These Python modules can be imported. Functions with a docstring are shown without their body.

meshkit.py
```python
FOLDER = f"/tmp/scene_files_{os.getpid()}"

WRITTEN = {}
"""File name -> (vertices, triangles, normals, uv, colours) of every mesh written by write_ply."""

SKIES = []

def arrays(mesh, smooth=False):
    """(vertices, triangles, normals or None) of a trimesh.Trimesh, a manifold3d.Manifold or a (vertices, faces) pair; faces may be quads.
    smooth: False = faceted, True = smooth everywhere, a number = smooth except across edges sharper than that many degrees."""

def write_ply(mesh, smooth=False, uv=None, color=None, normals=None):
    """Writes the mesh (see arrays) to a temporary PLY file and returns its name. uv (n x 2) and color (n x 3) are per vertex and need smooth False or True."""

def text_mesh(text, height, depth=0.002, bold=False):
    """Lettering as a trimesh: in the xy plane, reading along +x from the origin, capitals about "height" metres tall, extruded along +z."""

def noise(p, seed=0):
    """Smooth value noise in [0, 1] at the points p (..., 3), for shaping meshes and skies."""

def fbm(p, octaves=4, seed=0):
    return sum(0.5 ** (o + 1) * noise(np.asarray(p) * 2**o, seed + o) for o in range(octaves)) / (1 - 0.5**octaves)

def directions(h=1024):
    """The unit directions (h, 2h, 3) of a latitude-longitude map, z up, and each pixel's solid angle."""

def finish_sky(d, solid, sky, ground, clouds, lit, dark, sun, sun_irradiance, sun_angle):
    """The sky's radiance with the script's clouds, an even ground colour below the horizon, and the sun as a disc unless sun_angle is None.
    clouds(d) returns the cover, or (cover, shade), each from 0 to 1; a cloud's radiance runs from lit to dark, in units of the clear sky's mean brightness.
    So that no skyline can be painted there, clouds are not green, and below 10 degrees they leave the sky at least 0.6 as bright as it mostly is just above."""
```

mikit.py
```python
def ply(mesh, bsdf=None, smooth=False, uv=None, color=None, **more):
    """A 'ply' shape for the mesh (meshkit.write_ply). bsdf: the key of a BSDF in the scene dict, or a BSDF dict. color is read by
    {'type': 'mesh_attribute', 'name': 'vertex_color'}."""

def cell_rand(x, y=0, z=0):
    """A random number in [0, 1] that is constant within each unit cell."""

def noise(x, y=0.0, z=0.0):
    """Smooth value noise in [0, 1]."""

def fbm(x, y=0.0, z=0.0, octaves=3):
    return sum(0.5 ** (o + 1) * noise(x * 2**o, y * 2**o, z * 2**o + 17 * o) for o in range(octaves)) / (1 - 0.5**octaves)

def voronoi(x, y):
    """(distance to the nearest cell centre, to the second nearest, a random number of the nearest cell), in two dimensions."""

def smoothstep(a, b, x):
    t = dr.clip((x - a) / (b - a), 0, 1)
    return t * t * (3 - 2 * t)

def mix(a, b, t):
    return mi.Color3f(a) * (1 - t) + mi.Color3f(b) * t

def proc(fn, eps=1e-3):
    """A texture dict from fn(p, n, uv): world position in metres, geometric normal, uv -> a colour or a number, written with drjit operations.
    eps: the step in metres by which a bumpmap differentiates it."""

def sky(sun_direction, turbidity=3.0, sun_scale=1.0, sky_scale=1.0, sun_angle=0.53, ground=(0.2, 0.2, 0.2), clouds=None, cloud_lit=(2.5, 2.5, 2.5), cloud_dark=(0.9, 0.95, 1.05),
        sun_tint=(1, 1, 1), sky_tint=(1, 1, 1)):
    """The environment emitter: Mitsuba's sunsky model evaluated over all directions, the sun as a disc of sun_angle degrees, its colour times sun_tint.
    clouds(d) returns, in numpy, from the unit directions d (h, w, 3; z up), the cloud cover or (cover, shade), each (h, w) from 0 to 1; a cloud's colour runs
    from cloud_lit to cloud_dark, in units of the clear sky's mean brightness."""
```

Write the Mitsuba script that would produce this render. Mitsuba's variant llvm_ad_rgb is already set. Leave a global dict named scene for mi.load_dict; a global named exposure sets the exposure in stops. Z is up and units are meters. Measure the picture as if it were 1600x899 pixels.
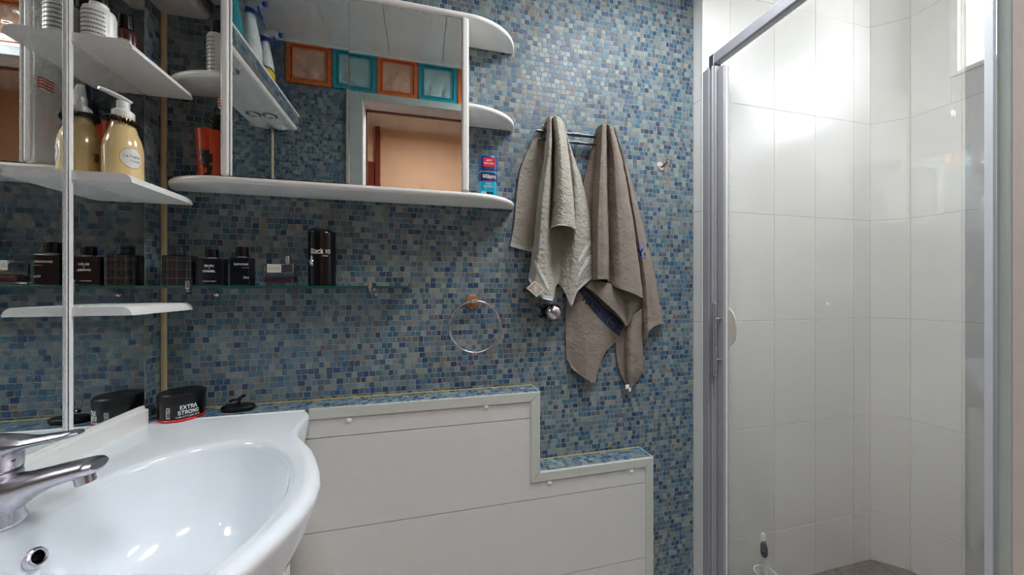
import math, random
import numpy as np, trimesh, drjit as dr, mitsuba as mi
from shapely.geometry import Polygon, Point
import mikit, meshkit
from mikit import proc, noise, fbm, smoothstep, mix

random.seed(7)
RNG = np.random.default_rng(7)
T = mi.ScalarTransform4f
PI = math.pi

# ------------------------------------------------------------------ camera, lights, exposure
H = 1.12                    # eye height above the bathroom floor; all z below are given relative to the eye
F = 555.0                   # focal length in pixels at 1600 wide
YAW = math.radians(14.2)
SN, CS = math.sin(YAW), math.cos(YAW)
scene, labels = {}, {}
scene['camera'] = {'type': 'perspective', 'fov': math.degrees(2 * math.atan(800 / F)), 'fov_axis': 'x', 'near_clip': 0.02, 'far_clip': 50.0,
                   'to_world': T().look_at(origin=[0, 0, H], target=[SN, CS, H], up=[0, 0, 1])}
exposure = 0.40
WINDOW_LIGHT = (7.4, 7.8, 8.2)      # daylight on the frosted pane of the shower window
HALL_LIGHT = (42.0, 45.6, 49.4)        # ceiling lamp of the hall behind the camera
BATH_LIGHT = (19.4, 20.0, 20.6)           # round ceiling lamp of the bathroom

# ------------------------------------------------------------------ helpers
def P(px, py, Y):
    """Point of the plane y = Y that is seen at a pixel of the 1600 x 899 frame (used to measure places)."""
    u, v = (px - 800) / F, (449.5 - py) / F
    t = Y / (CS - u * SN)
    return np.array([(u * CS + SN) * t, Y, v * t])

def col(r, g, b):
    c = np.array([r, g, b]) / 255.0
    return [float(x) for x in np.where(c <= 0.04045, c / 12.92, ((c + 0.055) / 1.055) ** 2.4)]

def rgb(c):
    return {'type': 'rgb', 'value': list(c)}

def mat(name, base, rough=0.5, metallic=0.0, spec=0.5, two=True, **more):
    b = {'type': 'principled', 'base_color': base if isinstance(base, dict) else rgb(base), 'roughness': rough, 'metallic': metallic, 'specular': spec, **more}
    scene[name] = {'type': 'twosided', 'bsdf': b} if two else b
    return name

def numbered(name):
    taken = lambda k: k in scene or any(x.startswith(k + '__') for x in scene)
    if not taken(name):
        return name
    i = 1
    while taken(f'{name}_{i:03d}'):
        i += 1
    return f'{name}_{i:03d}'

_count = {}
def fresh(name):
    n = _count.get(name, 0)
    _count[name] = n + 1
    return name if n == 0 else f'{name}_{n:03d}'

def verts_faces(mesh):
    if hasattr(mesh, 'to_mesh'):
        m = mesh.to_mesh()
        return np.array(m.vert_properties[:, :3], float), np.array(m.tri_verts)
    if isinstance(mesh, (tuple, list)):
        return np.asarray(mesh[0], float), np.asarray(mesh[1], int)
    return np.array(mesh.vertices, float), np.array(mesh.faces)

def tm(mesh):
    v, f = verts_faces(mesh)
    if f.shape[1] == 4:
        f = np.vstack([f[:, [0, 1, 2]], f[:, [0, 2, 3]]])
    return trimesh.Trimesh(v, f, process=False)

def obj(name, mesh, m, parent=None, smooth=35, label=None, kind=None, color=None, **more):
    key = fresh((parent + '__' if parent else '') + name)
    v, f = verts_faces(mesh)
    v = v + [0, 0, H]
    scene[key] = mikit.ply((v, f), m, smooth=smooth, color=color, **more)
    d = {}
    if label: d['label'] = label
    if kind: d['kind'] = kind
    if d: labels[key] = d
    return key

def thing(name, label, cat, group=None):
    key = fresh(name)
    labels[key] = {'label': label, 'category': cat}
    if group: labels[key]['group'] = group
    return key

def tag(key, label, cat, group=None):
    labels[key] = {'label': label, 'category': cat}
    if group: labels[key]['group'] = group
    return key

def struct(name, label):
    key = fresh(name)
    labels[key] = {'label': label, 'kind': 'structure', 'category': name.split('_')[0]}
    return key

def box(x0, x1, y0, y1, z0, z1):
    m = trimesh.creation.box(extents=[abs(x1 - x0), abs(y1 - y0), abs(z1 - z0)])
    m.apply_translation([(x0 + x1) / 2, (y0 + y1) / 2, (z0 + z1) / 2])
    return m

_sph = trimesh.creation.icosphere(subdivisions=1).vertices
_sph2 = trimesh.creation.icosphere(subdivisions=2).vertices
def rbox(x0, x1, y0, y1, z0, z1, r=0.003, fine=False):
    """box with rounded edges"""
    x0, x1 = min(x0, x1), max(x0, x1); y0, y1 = min(y0, y1), max(y0, y1); z0, z1 = min(z0, z1), max(z0, z1)
    r = min(r, (x1 - x0) / 2.01, (y1 - y0) / 2.01, (z1 - z0) / 2.01)
    s = _sph2 if fine else _sph
    pts = np.vstack([s * r + [x, y, z] for x in (x0 + r, x1 - r) for y in (y0 + r, y1 - r) for z in (z0 + r, z1 - r)])
    return trimesh.convex.convex_hull(pts)

def cat(*ms):
    ms = [tm(m) for m in ms]
    return trimesh.util.concatenate(ms)

def lathe(profile, cx=0, cy=0, cz=0, n=40):
    m = trimesh.creation.revolve(np.array(profile, float), sections=n)
    m.apply_translation([cx, cy, cz])
    return m

def orient(m, o, axis):
    """turn a mesh built along +z so that it points along axis from o"""
    a = np.asarray(axis, float); a /= np.linalg.norm(a)
    R = trimesh.geometry.align_vectors([0, 0, 1], a)
    m = m.copy(); m.apply_transform(R); m.apply_translation(o)
    return m

def tube(path, radii, n=14, closed=False, squash=None, up=(0, 0, 1)):
    """tube along a path; radii: number or one per point; squash: per point (a, b) half axes along side / up"""
    p = np.asarray(path, float); k = len(p)
    if closed:
        tan = np.roll(p, -1, 0) - np.roll(p, 1, 0)
    else:
        tan = np.gradient(p, axis=0)
    tan /= np.linalg.norm(tan, axis=1, keepdims=True) + 1e-12
    upv = np.tile(np.asarray(up, float), (k, 1))
    side = np.cross(tan, upv)
    bad = np.linalg.norm(side, axis=1) < 1e-3
    side[bad] = np.cross(tan[bad], [1, 0.01, 0])
    side /= np.linalg.norm(side, axis=1, keepdims=True)
    nor = np.cross(side, tan)
    a = np.linspace(0, 2 * PI, n, endpoint=False)
    if squash is None:
        r = np.broadcast_to(np.asarray(radii, float), (k,))
        sq = np.stack([r, r], 1)
    else:
        sq = np.asarray(squash, float)
    ring = p[:, None] + sq[:, None, :1] * np.cos(a)[None, :, None] * side[:, None] + sq[:, None, 1:] * np.sin(a)[None, :, None] * nor[:, None]
    v = ring.reshape(-1, 3)
    f = []
    for i in range(k if closed else k - 1):
        j = (i + 1) % k
        for q in range(n):
            q2 = (q + 1) % n
            f += [[i * n + q, i * n + q2, j * n + q2], [i * n + q, j * n + q2, j * n + q]]
    if not closed:
        v = np.vstack([v, p[0], p[-1]])
        c0, c1 = len(v) - 2, len(v) - 1
        for q in range(n):
            q2 = (q + 1) % n
            f += [[c0, q2, q], [c1, (k - 1) * n + q, (k - 1) * n + q2]]
    return trimesh.Trimesh(v, np.array(f), process=False)

def smooth_path(pts, n=40):
    from scipy.interpolate import CubicSpline
    p = np.asarray(pts, float)
    s = np.concatenate([[0], np.cumsum(np.linalg.norm(np.diff(p[:, :3], axis=0), axis=1))])
    return CubicSpline(s, p)(np.linspace(0, s[-1], n))

def extrude_xz(poly, y0, y1):
    """polygon given in (x, z), pulled from y0 to y1"""
    m = trimesh.creation.extrude_polygon(poly, abs(y1 - y0), engine='earcut')
    v = np.array(m.vertices)
    return trimesh.Trimesh(np.stack([v[:, 0], max(y0, y1) - v[:, 2], v[:, 1]], 1), m.faces, process=False)

def extrude_xy(poly, z0, z1):
    m = trimesh.creation.extrude_polygon(poly, z1 - z0, engine='earcut')
    m.apply_translation([0, 0, z0])
    return m

def loft_board(poly, z0, z1, r, steps=5):
    """horizontal board of outline poly (x, y) with rounded edges all round"""
    r = min(r, (z1 - z0) / 2)
    rings, n = [], 160
    def ring(p, z):
        b = p.exterior
        c = np.array([b.interpolate(s, normalized=True).coords[0] for s in np.linspace(0, 1, n, endpoint=False)])
        return np.column_stack([c, np.full(n, z)])
    base = ring(poly, 0)
    cen = np.array(poly.centroid.coords[0])
    d = np.roll(base[:, :2], -1, 0) - np.roll(base[:, :2], 1, 0)
    nrm = np.column_stack([d[:, 1], -d[:, 0]]); nrm /= np.linalg.norm(nrm, axis=1, keepdims=True)
    if not poly.exterior.is_ccw: nrm = -nrm
    for a in np.linspace(-PI / 2, 0, steps):
        c = base[:, :2] - nrm * r * (1 - math.cos(a)); rings.append(np.column_stack([c, np.full(n, z0 + r + r * math.sin(a))]))
    for a in np.linspace(0, PI / 2, steps):
        c = base[:, :2] - nrm * r * (1 - math.cos(a)); rings.append(np.column_stack([c, np.full(n, z1 - r + r * math.sin(a))]))
    v = np.vstack(rings + [[[*cen, z0]], [[*cen, z1]]]); f = []
    k = len(rings)
    for i in range(k - 1):
        q = np.arange(n); q2 = (q + 1) % n
        f += [np.column_stack([i * n + q, i * n + q2, (i + 1) * n + q2]), np.column_stack([i * n + q, (i + 1) * n + q2, (i + 1) * n + q])]
    f += [np.column_stack([np.full(n, k * n), q2, q]), np.column_stack([np.full(n, k * n + 1), (k - 1) * n + q, (k - 1) * n + q2])]
    m = trimesh.Trimesh(v, np.vstack(f), process=False)
    if not poly.exterior.is_ccw: m.invert()
    return m

def place_flat(m, o, xd, yd, nd):
    v = np.array(m.vertices)
    return trimesh.Trimesh(np.asarray(o) + v[:, :1] * np.asarray(xd, float) + v[:, 1:2] * np.asarray(yd, float) + v[:, 2:] * np.asarray(nd, float), m.faces, process=False)

def text_flat(s, h, o, xd=(1, 0, 0), yd=(0, 0, 1), nd=(0, -1, 0), center=True, bold=False, depth=0.0006, width=None):
    m = meshkit.text_mesh(s, h, depth, bold)
    b = m.bounds
    if width: m.apply_scale([width / (b[1][0] - b[0][0]), 1, 1]); b = m.bounds
    if center: m.apply_translation([-(b[0][0] + b[1][0]) / 2, 0, 0])
    return place_flat(m, o, xd, yd, nd)

def text_round(s, h, cx, cy, z, r, ang, bold=False, depth=0.0006, width=None, vertical=False, ry=None):
    """lettering laid round an upright cylinder; ang: direction the middle of the text faces (radians, 0 = +x)"""
    m = meshkit.text_mesh(s, h, depth, bold)
    b = m.bounds
    if width: m.apply_scale([width / (b[1][0] - b[0][0]), 1, 1]); b = m.bounds
    m.apply_translation([-(b[0][0] + b[1][0]) / 2, 0, 0])
    m = m.subdivide_to_size(max(r * 0.25, 0.002))
    v = np.array(m.vertices)
    x, y = (v[:, 0], v[:, 1]) if not vertical else (-v[:, 1], v[:, 0])
    a = ang + x / r
    R = r + v[:, 2]
    return trimesh.Trimesh(np.column_stack([cx + R * np.cos(a), cy + R * np.sin(a) * (ry / r if ry else 1), z + y]), m.faces, process=False)

def patch_round(cx, cy, r, a0, a1, z0, z1, th=0.0004, n=16, ry=None):
    a = np.linspace(a0, a1, n); k = ry / r if ry else 1
    rows = []
    for R, z in ((r, z0), (r + th, z0), (r + th, z1), (r, z1)):
        rows.append(np.column_stack([cx + R * np.cos(a), cy + R * np.sin(a) * k, np.full(n, z)]))
    v = np.vstack(rows); f = []
    for q in range(3):
        for i in range(n - 1):
            f += [[q * n + i, q * n + i + 1, (q + 1) * n + i + 1], [q * n + i, (q + 1) * n + i + 1, (q + 1) * n + i]]
    return trimesh.Trimesh(v, f, process=False)

# ------------------------------------------------------------------ materials
def speckle(base, amount, size):
    b = list(base)
    def fn(p, n, uv):
        k = fbm(p.x * size, p.y * size, p.z * size, 3)
        return mi.Color3f(*b) * (1 - amount + 2 * amount * k)
    return proc(fn)

mat('grout', col(152, 138, 116), 0.8)
TILE_COLS = [(123, 138, 141), (107, 125, 134), (91, 115, 129), (72, 104, 126), (51, 86, 114), (67, 103, 118), (88, 93, 110), (42, 67, 97), (112, 117, 114), (50, 77, 107)]
TILE_W = [.13, .17, .17, .12, .12, .09, .07, .05, .04, .04]
for i, c in enumerate(TILE_COLS):
    mat(f'mosaic_{i}', col(*c), 0.45, spec=0.35)
mat('mosaic_mixed', {'type': 'mesh_attribute', 'name': 'vertex_color'}, 0.45, spec=0.35)
mat('white_lacquer', speckle(col(234, 233, 229), 0.02, 30), 0.32)
mat('white_board', speckle(col(205, 204, 202), 0.03, 60), 0.45)
mat('grey_trim', speckle(col(188, 191, 183), 0.03, 40), 0.4)
mat('ceramic', col(226, 230, 233), 0.06, clearcoat=0.5, clearcoat_gloss=0.95)
mat('shower_tile', col(226, 225, 222), 0.26, spec=0.4)
mat('shower_tile_b', col(224, 223, 220), 0.27, spec=0.4)
mat('shower_tile_c', col(227, 226, 222), 0.25, spec=0.4)
mat('shower_grout', col(206, 202, 194), 0.7)
mat('shower_floor', speckle(col(106, 97, 91), 0.2, 90), 0.4)
mat('shower_floor_grout', col(92, 86, 80), 0.8)
mat('aluminium', col(152, 151, 156), 0.35, metallic=0.0, spec=0.6)
mat('aluminium_bright', col(222, 223, 228), 0.3, spec=0.6)
mat('steel_dark', col(110, 112, 120), 0.3, metallic=0.9)
mat('handle_chrome', col(186, 186, 188), 0.22, metallic=0.6)
mat('pull_cream', col(212, 208, 196), 0.4)
scene['chrome'] = {'type': 'twosided', 'bsdf': {'type': 'roughconductor', 'material': 'Cr', 'alpha': 0.05}}
scene['satin_chrome'] = {'type': 'twosided', 'bsdf': {'type': 'roughconductor', 'material': 'Cr', 'alpha': 0.16}}
scene['mirror_glass'] = {'type': 'twosided', 'bsdf': {'type': 'conductor', 'material': 'none', 'specular_reflectance': rgb((0.86, 0.89, 0.89))}}
scene['clear_pane'] = {'type': 'thindielectric', 'int_ior': 1.5}
scene['tinted_pane'] = {'type': 'thindielectric', 'int_ior': 1.5, 'specular_transmittance': rgb((0.60, 0.61, 0.63))}
scene['glass'] = {'type': 'dielectric', 'int_ior': 1.5, 'specular_transmittance': rgb((0.86, 0.96, 0.93))}
scene['bottle_glass'] = {'type': 'dielectric', 'int_ior': 1.5}
mat('copper_rust', speckle(col(176, 122, 84), 0.35, 120), 0.4, metallic=0.6)
mat('black_gloss', col(10, 9, 12), 0.14, spec=0.4)
mat('black_matte', col(12, 11, 13), 0.4, spec=0.3)
mat('white_print', col(226, 226, 226), 0.4)
mat('silver_print', col(222, 218, 206), 0.3, metallic=0.15)
mat('white_plastic', col(232, 231, 226), 0.3)
mat('beige_trim', col(206, 184, 146), 0.5)
mat('yellow_silicone', col(196, 164, 84), 0.6)
mat('terry_light', {'type': 'rgb', 'value': col(176, 172, 162)}, 0.95, sheen=0.6)
scene['terry_a'] = {'type': 'bumpmap', 'arbitrary': proc(lambda p, n, uv: noise(p.x * 900, p.y * 900, p.z * 900) * 0.6 + noise(p.x * 420, p.y * 420, p.z * 420) * 0.8, eps=4e-4), 'scale': 0.0011,
                    'bsdf': {'type': 'twosided', 'bsdf': {'type': 'principled', 'base_color': speckle(col(168, 164, 154), 0.09, 260), 'roughness': 0.95, 'sheen': 0.4, 'specular': 0.1}}}
scene['terry_b'] = {'type': 'bumpmap', 'arbitrary': proc(lambda p, n, uv: noise(p.x * 1000, p.y * 1000, p.z * 1000) * 0.6 + noise(p.x * 500, p.y * 500, p.z * 500) * 0.6, eps=4e-4), 'scale': 0.0008,
                    'bsdf': {'type': 'twosided', 'bsdf': {'type': 'principled', 'base_color': speckle(col(132, 122, 113), 0.08, 260), 'roughness': 0.95, 'sheen': 0.4, 'specular': 0.1}}}

# ------------------------------------------------------------------ measured places (metres, eye at 0,0,0)
D = 1.08            # mosaic wall
L = -0.633          # mirror wall
YW = 0.18           # inner face of the door wall
DS = 1.035          # tiled shower wall
XR = 1.834          # right shower wall
XE = 0.946          # end of the mosaic, start of the shower
CEIL = 1.085
FLOOR = -H
SHF = -1.098
BOXF = 1.004        # front of the pipe boxing

# ------------------------------------------------------------------ mosaic
def mosaic(o, U, V, N, w, h, pitch=0.0158, gap=0.0016, proud=0.0007, seed=1):
    rng = np.random.default_rng(seed)
    rows = int(round(h / pitch)); ph = h / rows
    out = []
    for j in range(rows):
        x = -rng.uniform(0, pitch * 0.9)
        while x < w:
            tw = pitch * rng.uniform(0.82, 1.2)
            a, b = max(x, 0), min(x + tw, w)
            x += tw
            if b - a < 0.004: continue
            g = gap / 2
            wob = rng.uniform(-0.0007, 0.0007, 8)
            q = np.array([[a + g, j * ph + g], [b - g, j * ph + g], [b - g, (j + 1) * ph - g], [a + g, (j + 1) * ph - g]]) + wob.reshape(4, 2)
            cq = q.mean(0)
            qi = cq + (q - cq) * 0.93
            q8 = np.vstack([np.column_stack([q, np.zeros(4)]), np.column_stack([qi, np.full(4, proud * rng.uniform(0.7, 1.2))])])
            out.append((np.asarray(o) + q8[:, :1] * np.asarray(U, float) + q8[:, 1:2] * np.asarray(V, float) + q8[:, 2:] * np.asarray(N, float), rng.choice(len(TILE_COLS), p=TILE_W)))
    return out
TF = np.array([[4, 5, 6], [4, 6, 7], [0, 1, 5], [0, 5, 4], [1, 2, 6], [1, 6, 5], [2, 3, 7], [2, 7, 6], [3, 0, 4], [3, 4, 7]])

def add_mosaic(parent, tiles, singles=0, pick=None):
    """the tiles that show largest become parts of their own, the rest one part"""
    chosen = set()
    if singles:
        score = []
        for i, (q, c) in enumerate(tiles):
            m = q[4:].mean(0); d = m[0] * SN + m[1] * CS
            u, v = (m[0] * CS - m[1] * SN) / d, m[2] / d
            px, py = 800 + F * u, 449.5 - F * v
            if pick(px, py): score.append((-np.linalg.norm(np.cross(q[5] - q[4], q[7] - q[4])) / d ** 3, i))
        chosen = {i for _, i in sorted(score)[:singles]}
    rest = []
    for i, (q, c) in enumerate(tiles):
        if i in chosen: obj('tile', (q, TF), f'mosaic_{c}', parent, smooth=False)
        else: rest.append((q, c))
    if rest:
        rng = np.random.default_rng(len(rest))
        v = np.vstack([q for q, c in rest]); f = np.vstack([TF + 8 * i for i in range(len(rest))])
        cl = np.vstack([np.array(col(*TILE_COLS[c]))[None] * (1 + rng.uniform(-0.09, 0.09, (8, 1))) for q, c in rest])
        n = obj('mosaic_tiles', (v, f), 'mosaic_mixed', parent, smooth=False, color=cl, kind='stuff', label='small blue, teal and grey mosaic tiles')

# ------------------------------------------------------------------ structure
wb = struct('wall_back', 'blue and grey mosaic wall behind the cabinet, towels and boxing')
obj('backing', box(L - 0.1, 0.94 + 0.006, D, D + 0.1, FLOOR, CEIL), 'grout', wb, smooth=False)
add_mosaic(wb, mosaic((L, D, FLOOR), (1, 0, 0), (0, 0, 1), (0, -1, 0), XE - L, CEIL - FLOOR, seed=3), 300, lambda x, y: 262 < x < 700 and 460 < y < 604)

wl = struct('wall_left', 'mosaic strip of the mirror wall beside the beige corner trim')
obj('backing', box(L - 0.1, L, YW - 0.1, D, FLOOR, CEIL), 'grout', wl, smooth=False)
add_mosaic(wl, mosaic((L, YW, 0.72), (0, 1, 0), (0, 0, 1), (1, 0, 0), D - YW, CEIL - 0.72, seed=5) + mosaic((L, 1.0225, -0.31), (0, 1, 0), (0, 0, 1), (1, 0, 0), D - 1.0225, 1.02, seed=6)
           + mosaic((L, YW, -0.26), (0, 1, 0), (0, 0, 1), (1, 0, 0), 0.045, 0.97, seed=8))
tr = struct('trim_1', 'narrow beige strip down the corner of the two mosaic walls')
obj('strip', rbox(L, L + 0.013, D - 0.009, D, -0.31, CEIL, 0.004), 'beige_trim', tr)
tr = struct('trim_2', 'narrow beige strip in the corner beside the door wall')
obj('strip', rbox(L, L + 0.012, YW, YW + 0.009, -0.26, 0.687, 0.004), 'beige_trim', tr)

# door wall (seen in the cabinet mirrors), with door opening and glass blocks over it
OX0, OX1, OZ = -0.263, 0.465, 0.862
wf = struct('wall_front', 'mosaic wall around the doorway, seen in the cabinet mirror')
obj('backing', cat(box(L - 0.1, -0.5835, YW - 0.1, YW, 0.893, CEIL - 0.003), box(L - 0.1, OX0 - 0.02, YW - 0.1, YW, FLOOR, 0.893), box(OX0 - 0.02, OX1 + 0.02, YW - 0.1, YW, OZ + 0.02, 0.893), box(OX1 + 0.02, XR + 0.1, YW - 0.1, YW, FLOOR, 0.893),
                   box(L - 0.1, XR + 0.1, YW - 0.1, YW, CEIL - 0.003, CEIL + 0.36)), 'grout', wf, smooth=False)
add_mosaic(wf, mosaic((L, YW, FLOOR), (1, 0, 0), (0, 0, 1), (0, 1, 0), OX0 - 0.07 - L, 0.893 - FLOOR, seed=11) + mosaic((OX1 + 0.07, YW, FLOOR), (1, 0, 0), (0, 0, 1), (0, 1, 0), XE - OX1 - 0.07, 0.893 - FLOOR, seed=12)
           + mosaic((L, YW, 0.897), (1, 0, 0), (0, 0, 1), (0, 1, 0), 0.05, 0.185, seed=13))
mat('block_orange', col(214, 108, 52), 0.15); mat('block_teal', col(22, 150, 164), 0.15)
mat('mortar', col(214, 210, 200), 0.7)
def ripple(c, amount):
    return {'type': 'bumpmap', 'arbitrary': proc(lambda p, n, uv: fbm(p.x * 22 + fbm(p.x * 9, p.z * 9) * 3, p.z * 30, 3.1, 2), eps=1e-3), 'scale': amount,
            'bsdf': {'type': 'twosided', 'bsdf': {'type': 'principled', 'base_color': rgb(c), 'roughness': 0.08, 'specular': 0.7}}}
scene['block_face_orange'] = ripple(col(214, 168, 142), 0.012)
scene['block_face_teal'] = ripple(col(160, 186, 186), 0.012)
bx0 = -0.5735
gj = obj('joint_bed', box(bx0 - 0.01, XR, YW - 0.09, YW - 0.012, 0.893, CEIL - 0.003), 'mortar', wf, smooth=False)
for i in range(9):
    x = bx0 + i * 0.186
    c = 'orange' if i % 2 == 0 else 'teal'
    if x + 0.18 > XR: break
    z0, z1 = 0.897, 1.079
    o = Polygon([(x, z0), (x + .179, z0), (x + .179, z1), (x, z1)])
    fr = extrude_xz(o.buffer(-0.004).buffer(0.004).difference(o.buffer(-0.02).buffer(0.005)), YW - 0.02, YW + 0.003)
    g = obj('glass_block', fr, f'block_{c}', wf, label=f'{"orange" if c == "orange" else "teal"} glass block')
    obj('face', rbox(x + .017, x + .162, YW - 0.02, YW - 0.003, z0 + .017, z1 - .017, 0.004), f'block_face_{c}', g)
    inner = o.buffer(-0.024).buffer(0.004)
    obj('inner_rim', extrude_xz(inner.difference(inner.buffer(-0.006)), YW - 0.006, YW + 0.0005), f'block_{c}', g)
# door casing and frame
mat('casing', speckle(col(172, 180, 174), 0.03, 40), 0.35)
mat('jamb', speckle(col(206, 194, 186), 0.03, 40), 0.45)
dr1 = struct('door_1', 'pale grey door casing seen in the mirror and at the right edge')
obj('casing', cat(rbox(OX0 - 0.07, OX0, YW - 0.001, YW + 0.009, FLOOR, OZ + 0.035, 0.003), rbox(OX1, OX1 + 0.07, YW - 0.001, YW + 0.009, FLOOR, OZ + 0.035, 0.003),
                  rbox(OX0, OX1, YW - 0.001, YW + 0.009, OZ, OZ + 0.035, 0.003)), 'casing', dr1)
obj('frame', cat(box(OX0 - 0.02, OX0, YW - 0.1, YW, FLOOR, OZ), box(OX1, OX1 + 0.02, YW - 0.1, YW, FLOOR, OZ), box(OX0 - 0.02, OX1 + 0.02, YW - 0.1, YW, OZ, OZ + 0.02)), 'jamb', dr1, smooth=False)
mat('dark_wood', speckle(col(92, 44, 34), 0.15, 30), 0.35)
obj('stop_strip', cat(box(OX0, OX0 + 0.006, YW - 0.1, YW - 0.085, FLOOR, OZ), box(OX0, OX1, YW - 0.1, YW - 0.085, OZ - 0.006, OZ)), 'dark_wood', dr1, smooth=False)

# ceiling planks of the bathroom
mat('ceiling_white', col(224, 225, 222), 0.2); mat('ceiling_gap', col(120, 118, 114), 0.7)
SCE = 1.31            # the shower ceiling is higher than the planked one
ce = struct('ceiling', 'glossy white plank ceiling, seen in the cabinet mirror')
obj('backing', box(L - 0.1, XE, YW - 0.1, D + 0.1, CEIL + 0.006, CEIL + 0.05), 'ceiling_gap', ce, smooth=False)
obj('drop_face', box(XE - 0.006, XE, YW, DS, CEIL - 0.004, SCE + 0.02), 'ceiling_white', ce, smooth=False)
ce2 = struct('ceiling_shower', 'plain white shower ceiling above the frame')
obj('slab', box(XE - 0.006, XR + 0.1, YW - 0.1, D + 0.1, SCE, SCE + 0.05), 'ceiling_white', ce2, smooth=False)
x = L
while x < XE:
    obj('plank', rbox(x + 0.0012, min(x + 0.2415, XE - .006), YW, D, CEIL, CEIL + 0.0065, 0.0012), 'ceiling_white', ce, smooth=20)
    x += 0.2427
tr = struct('trim_3', 'white cove strip between ceiling and glass blocks')
obj('strip', rbox(L, XE, YW, YW + 0.012, CEIL - 0.014, CEIL, 0.004), 'white_lacquer', tr)
# floor
mat('floor_tile', speckle(col(170, 165, 158), 0.06, 12), 0.3)
fl = struct('floor', 'pale tiled bathroom floor below the frame')
obj('slab', box(L - 0.1, XR + 0.1, YW - 0.1, D + 0.1, FLOOR - 0.06, FLOOR - 0.004), 'shower_grout', fl, smooth=False)
for i in range(6):
    for j in range(4):
        x0, y0 = L + i * 0.3, YW - 0.1 + j * 0.3
        if x0 < 0.93: obj('tile', rbox(x0 + .001, min(x0 + .299, 0.94), y0 + .001, min(y0 + .299, D), FLOOR - 0.006, FLOOR, 0.001), 'floor_tile', fl, smooth=20)

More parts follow.
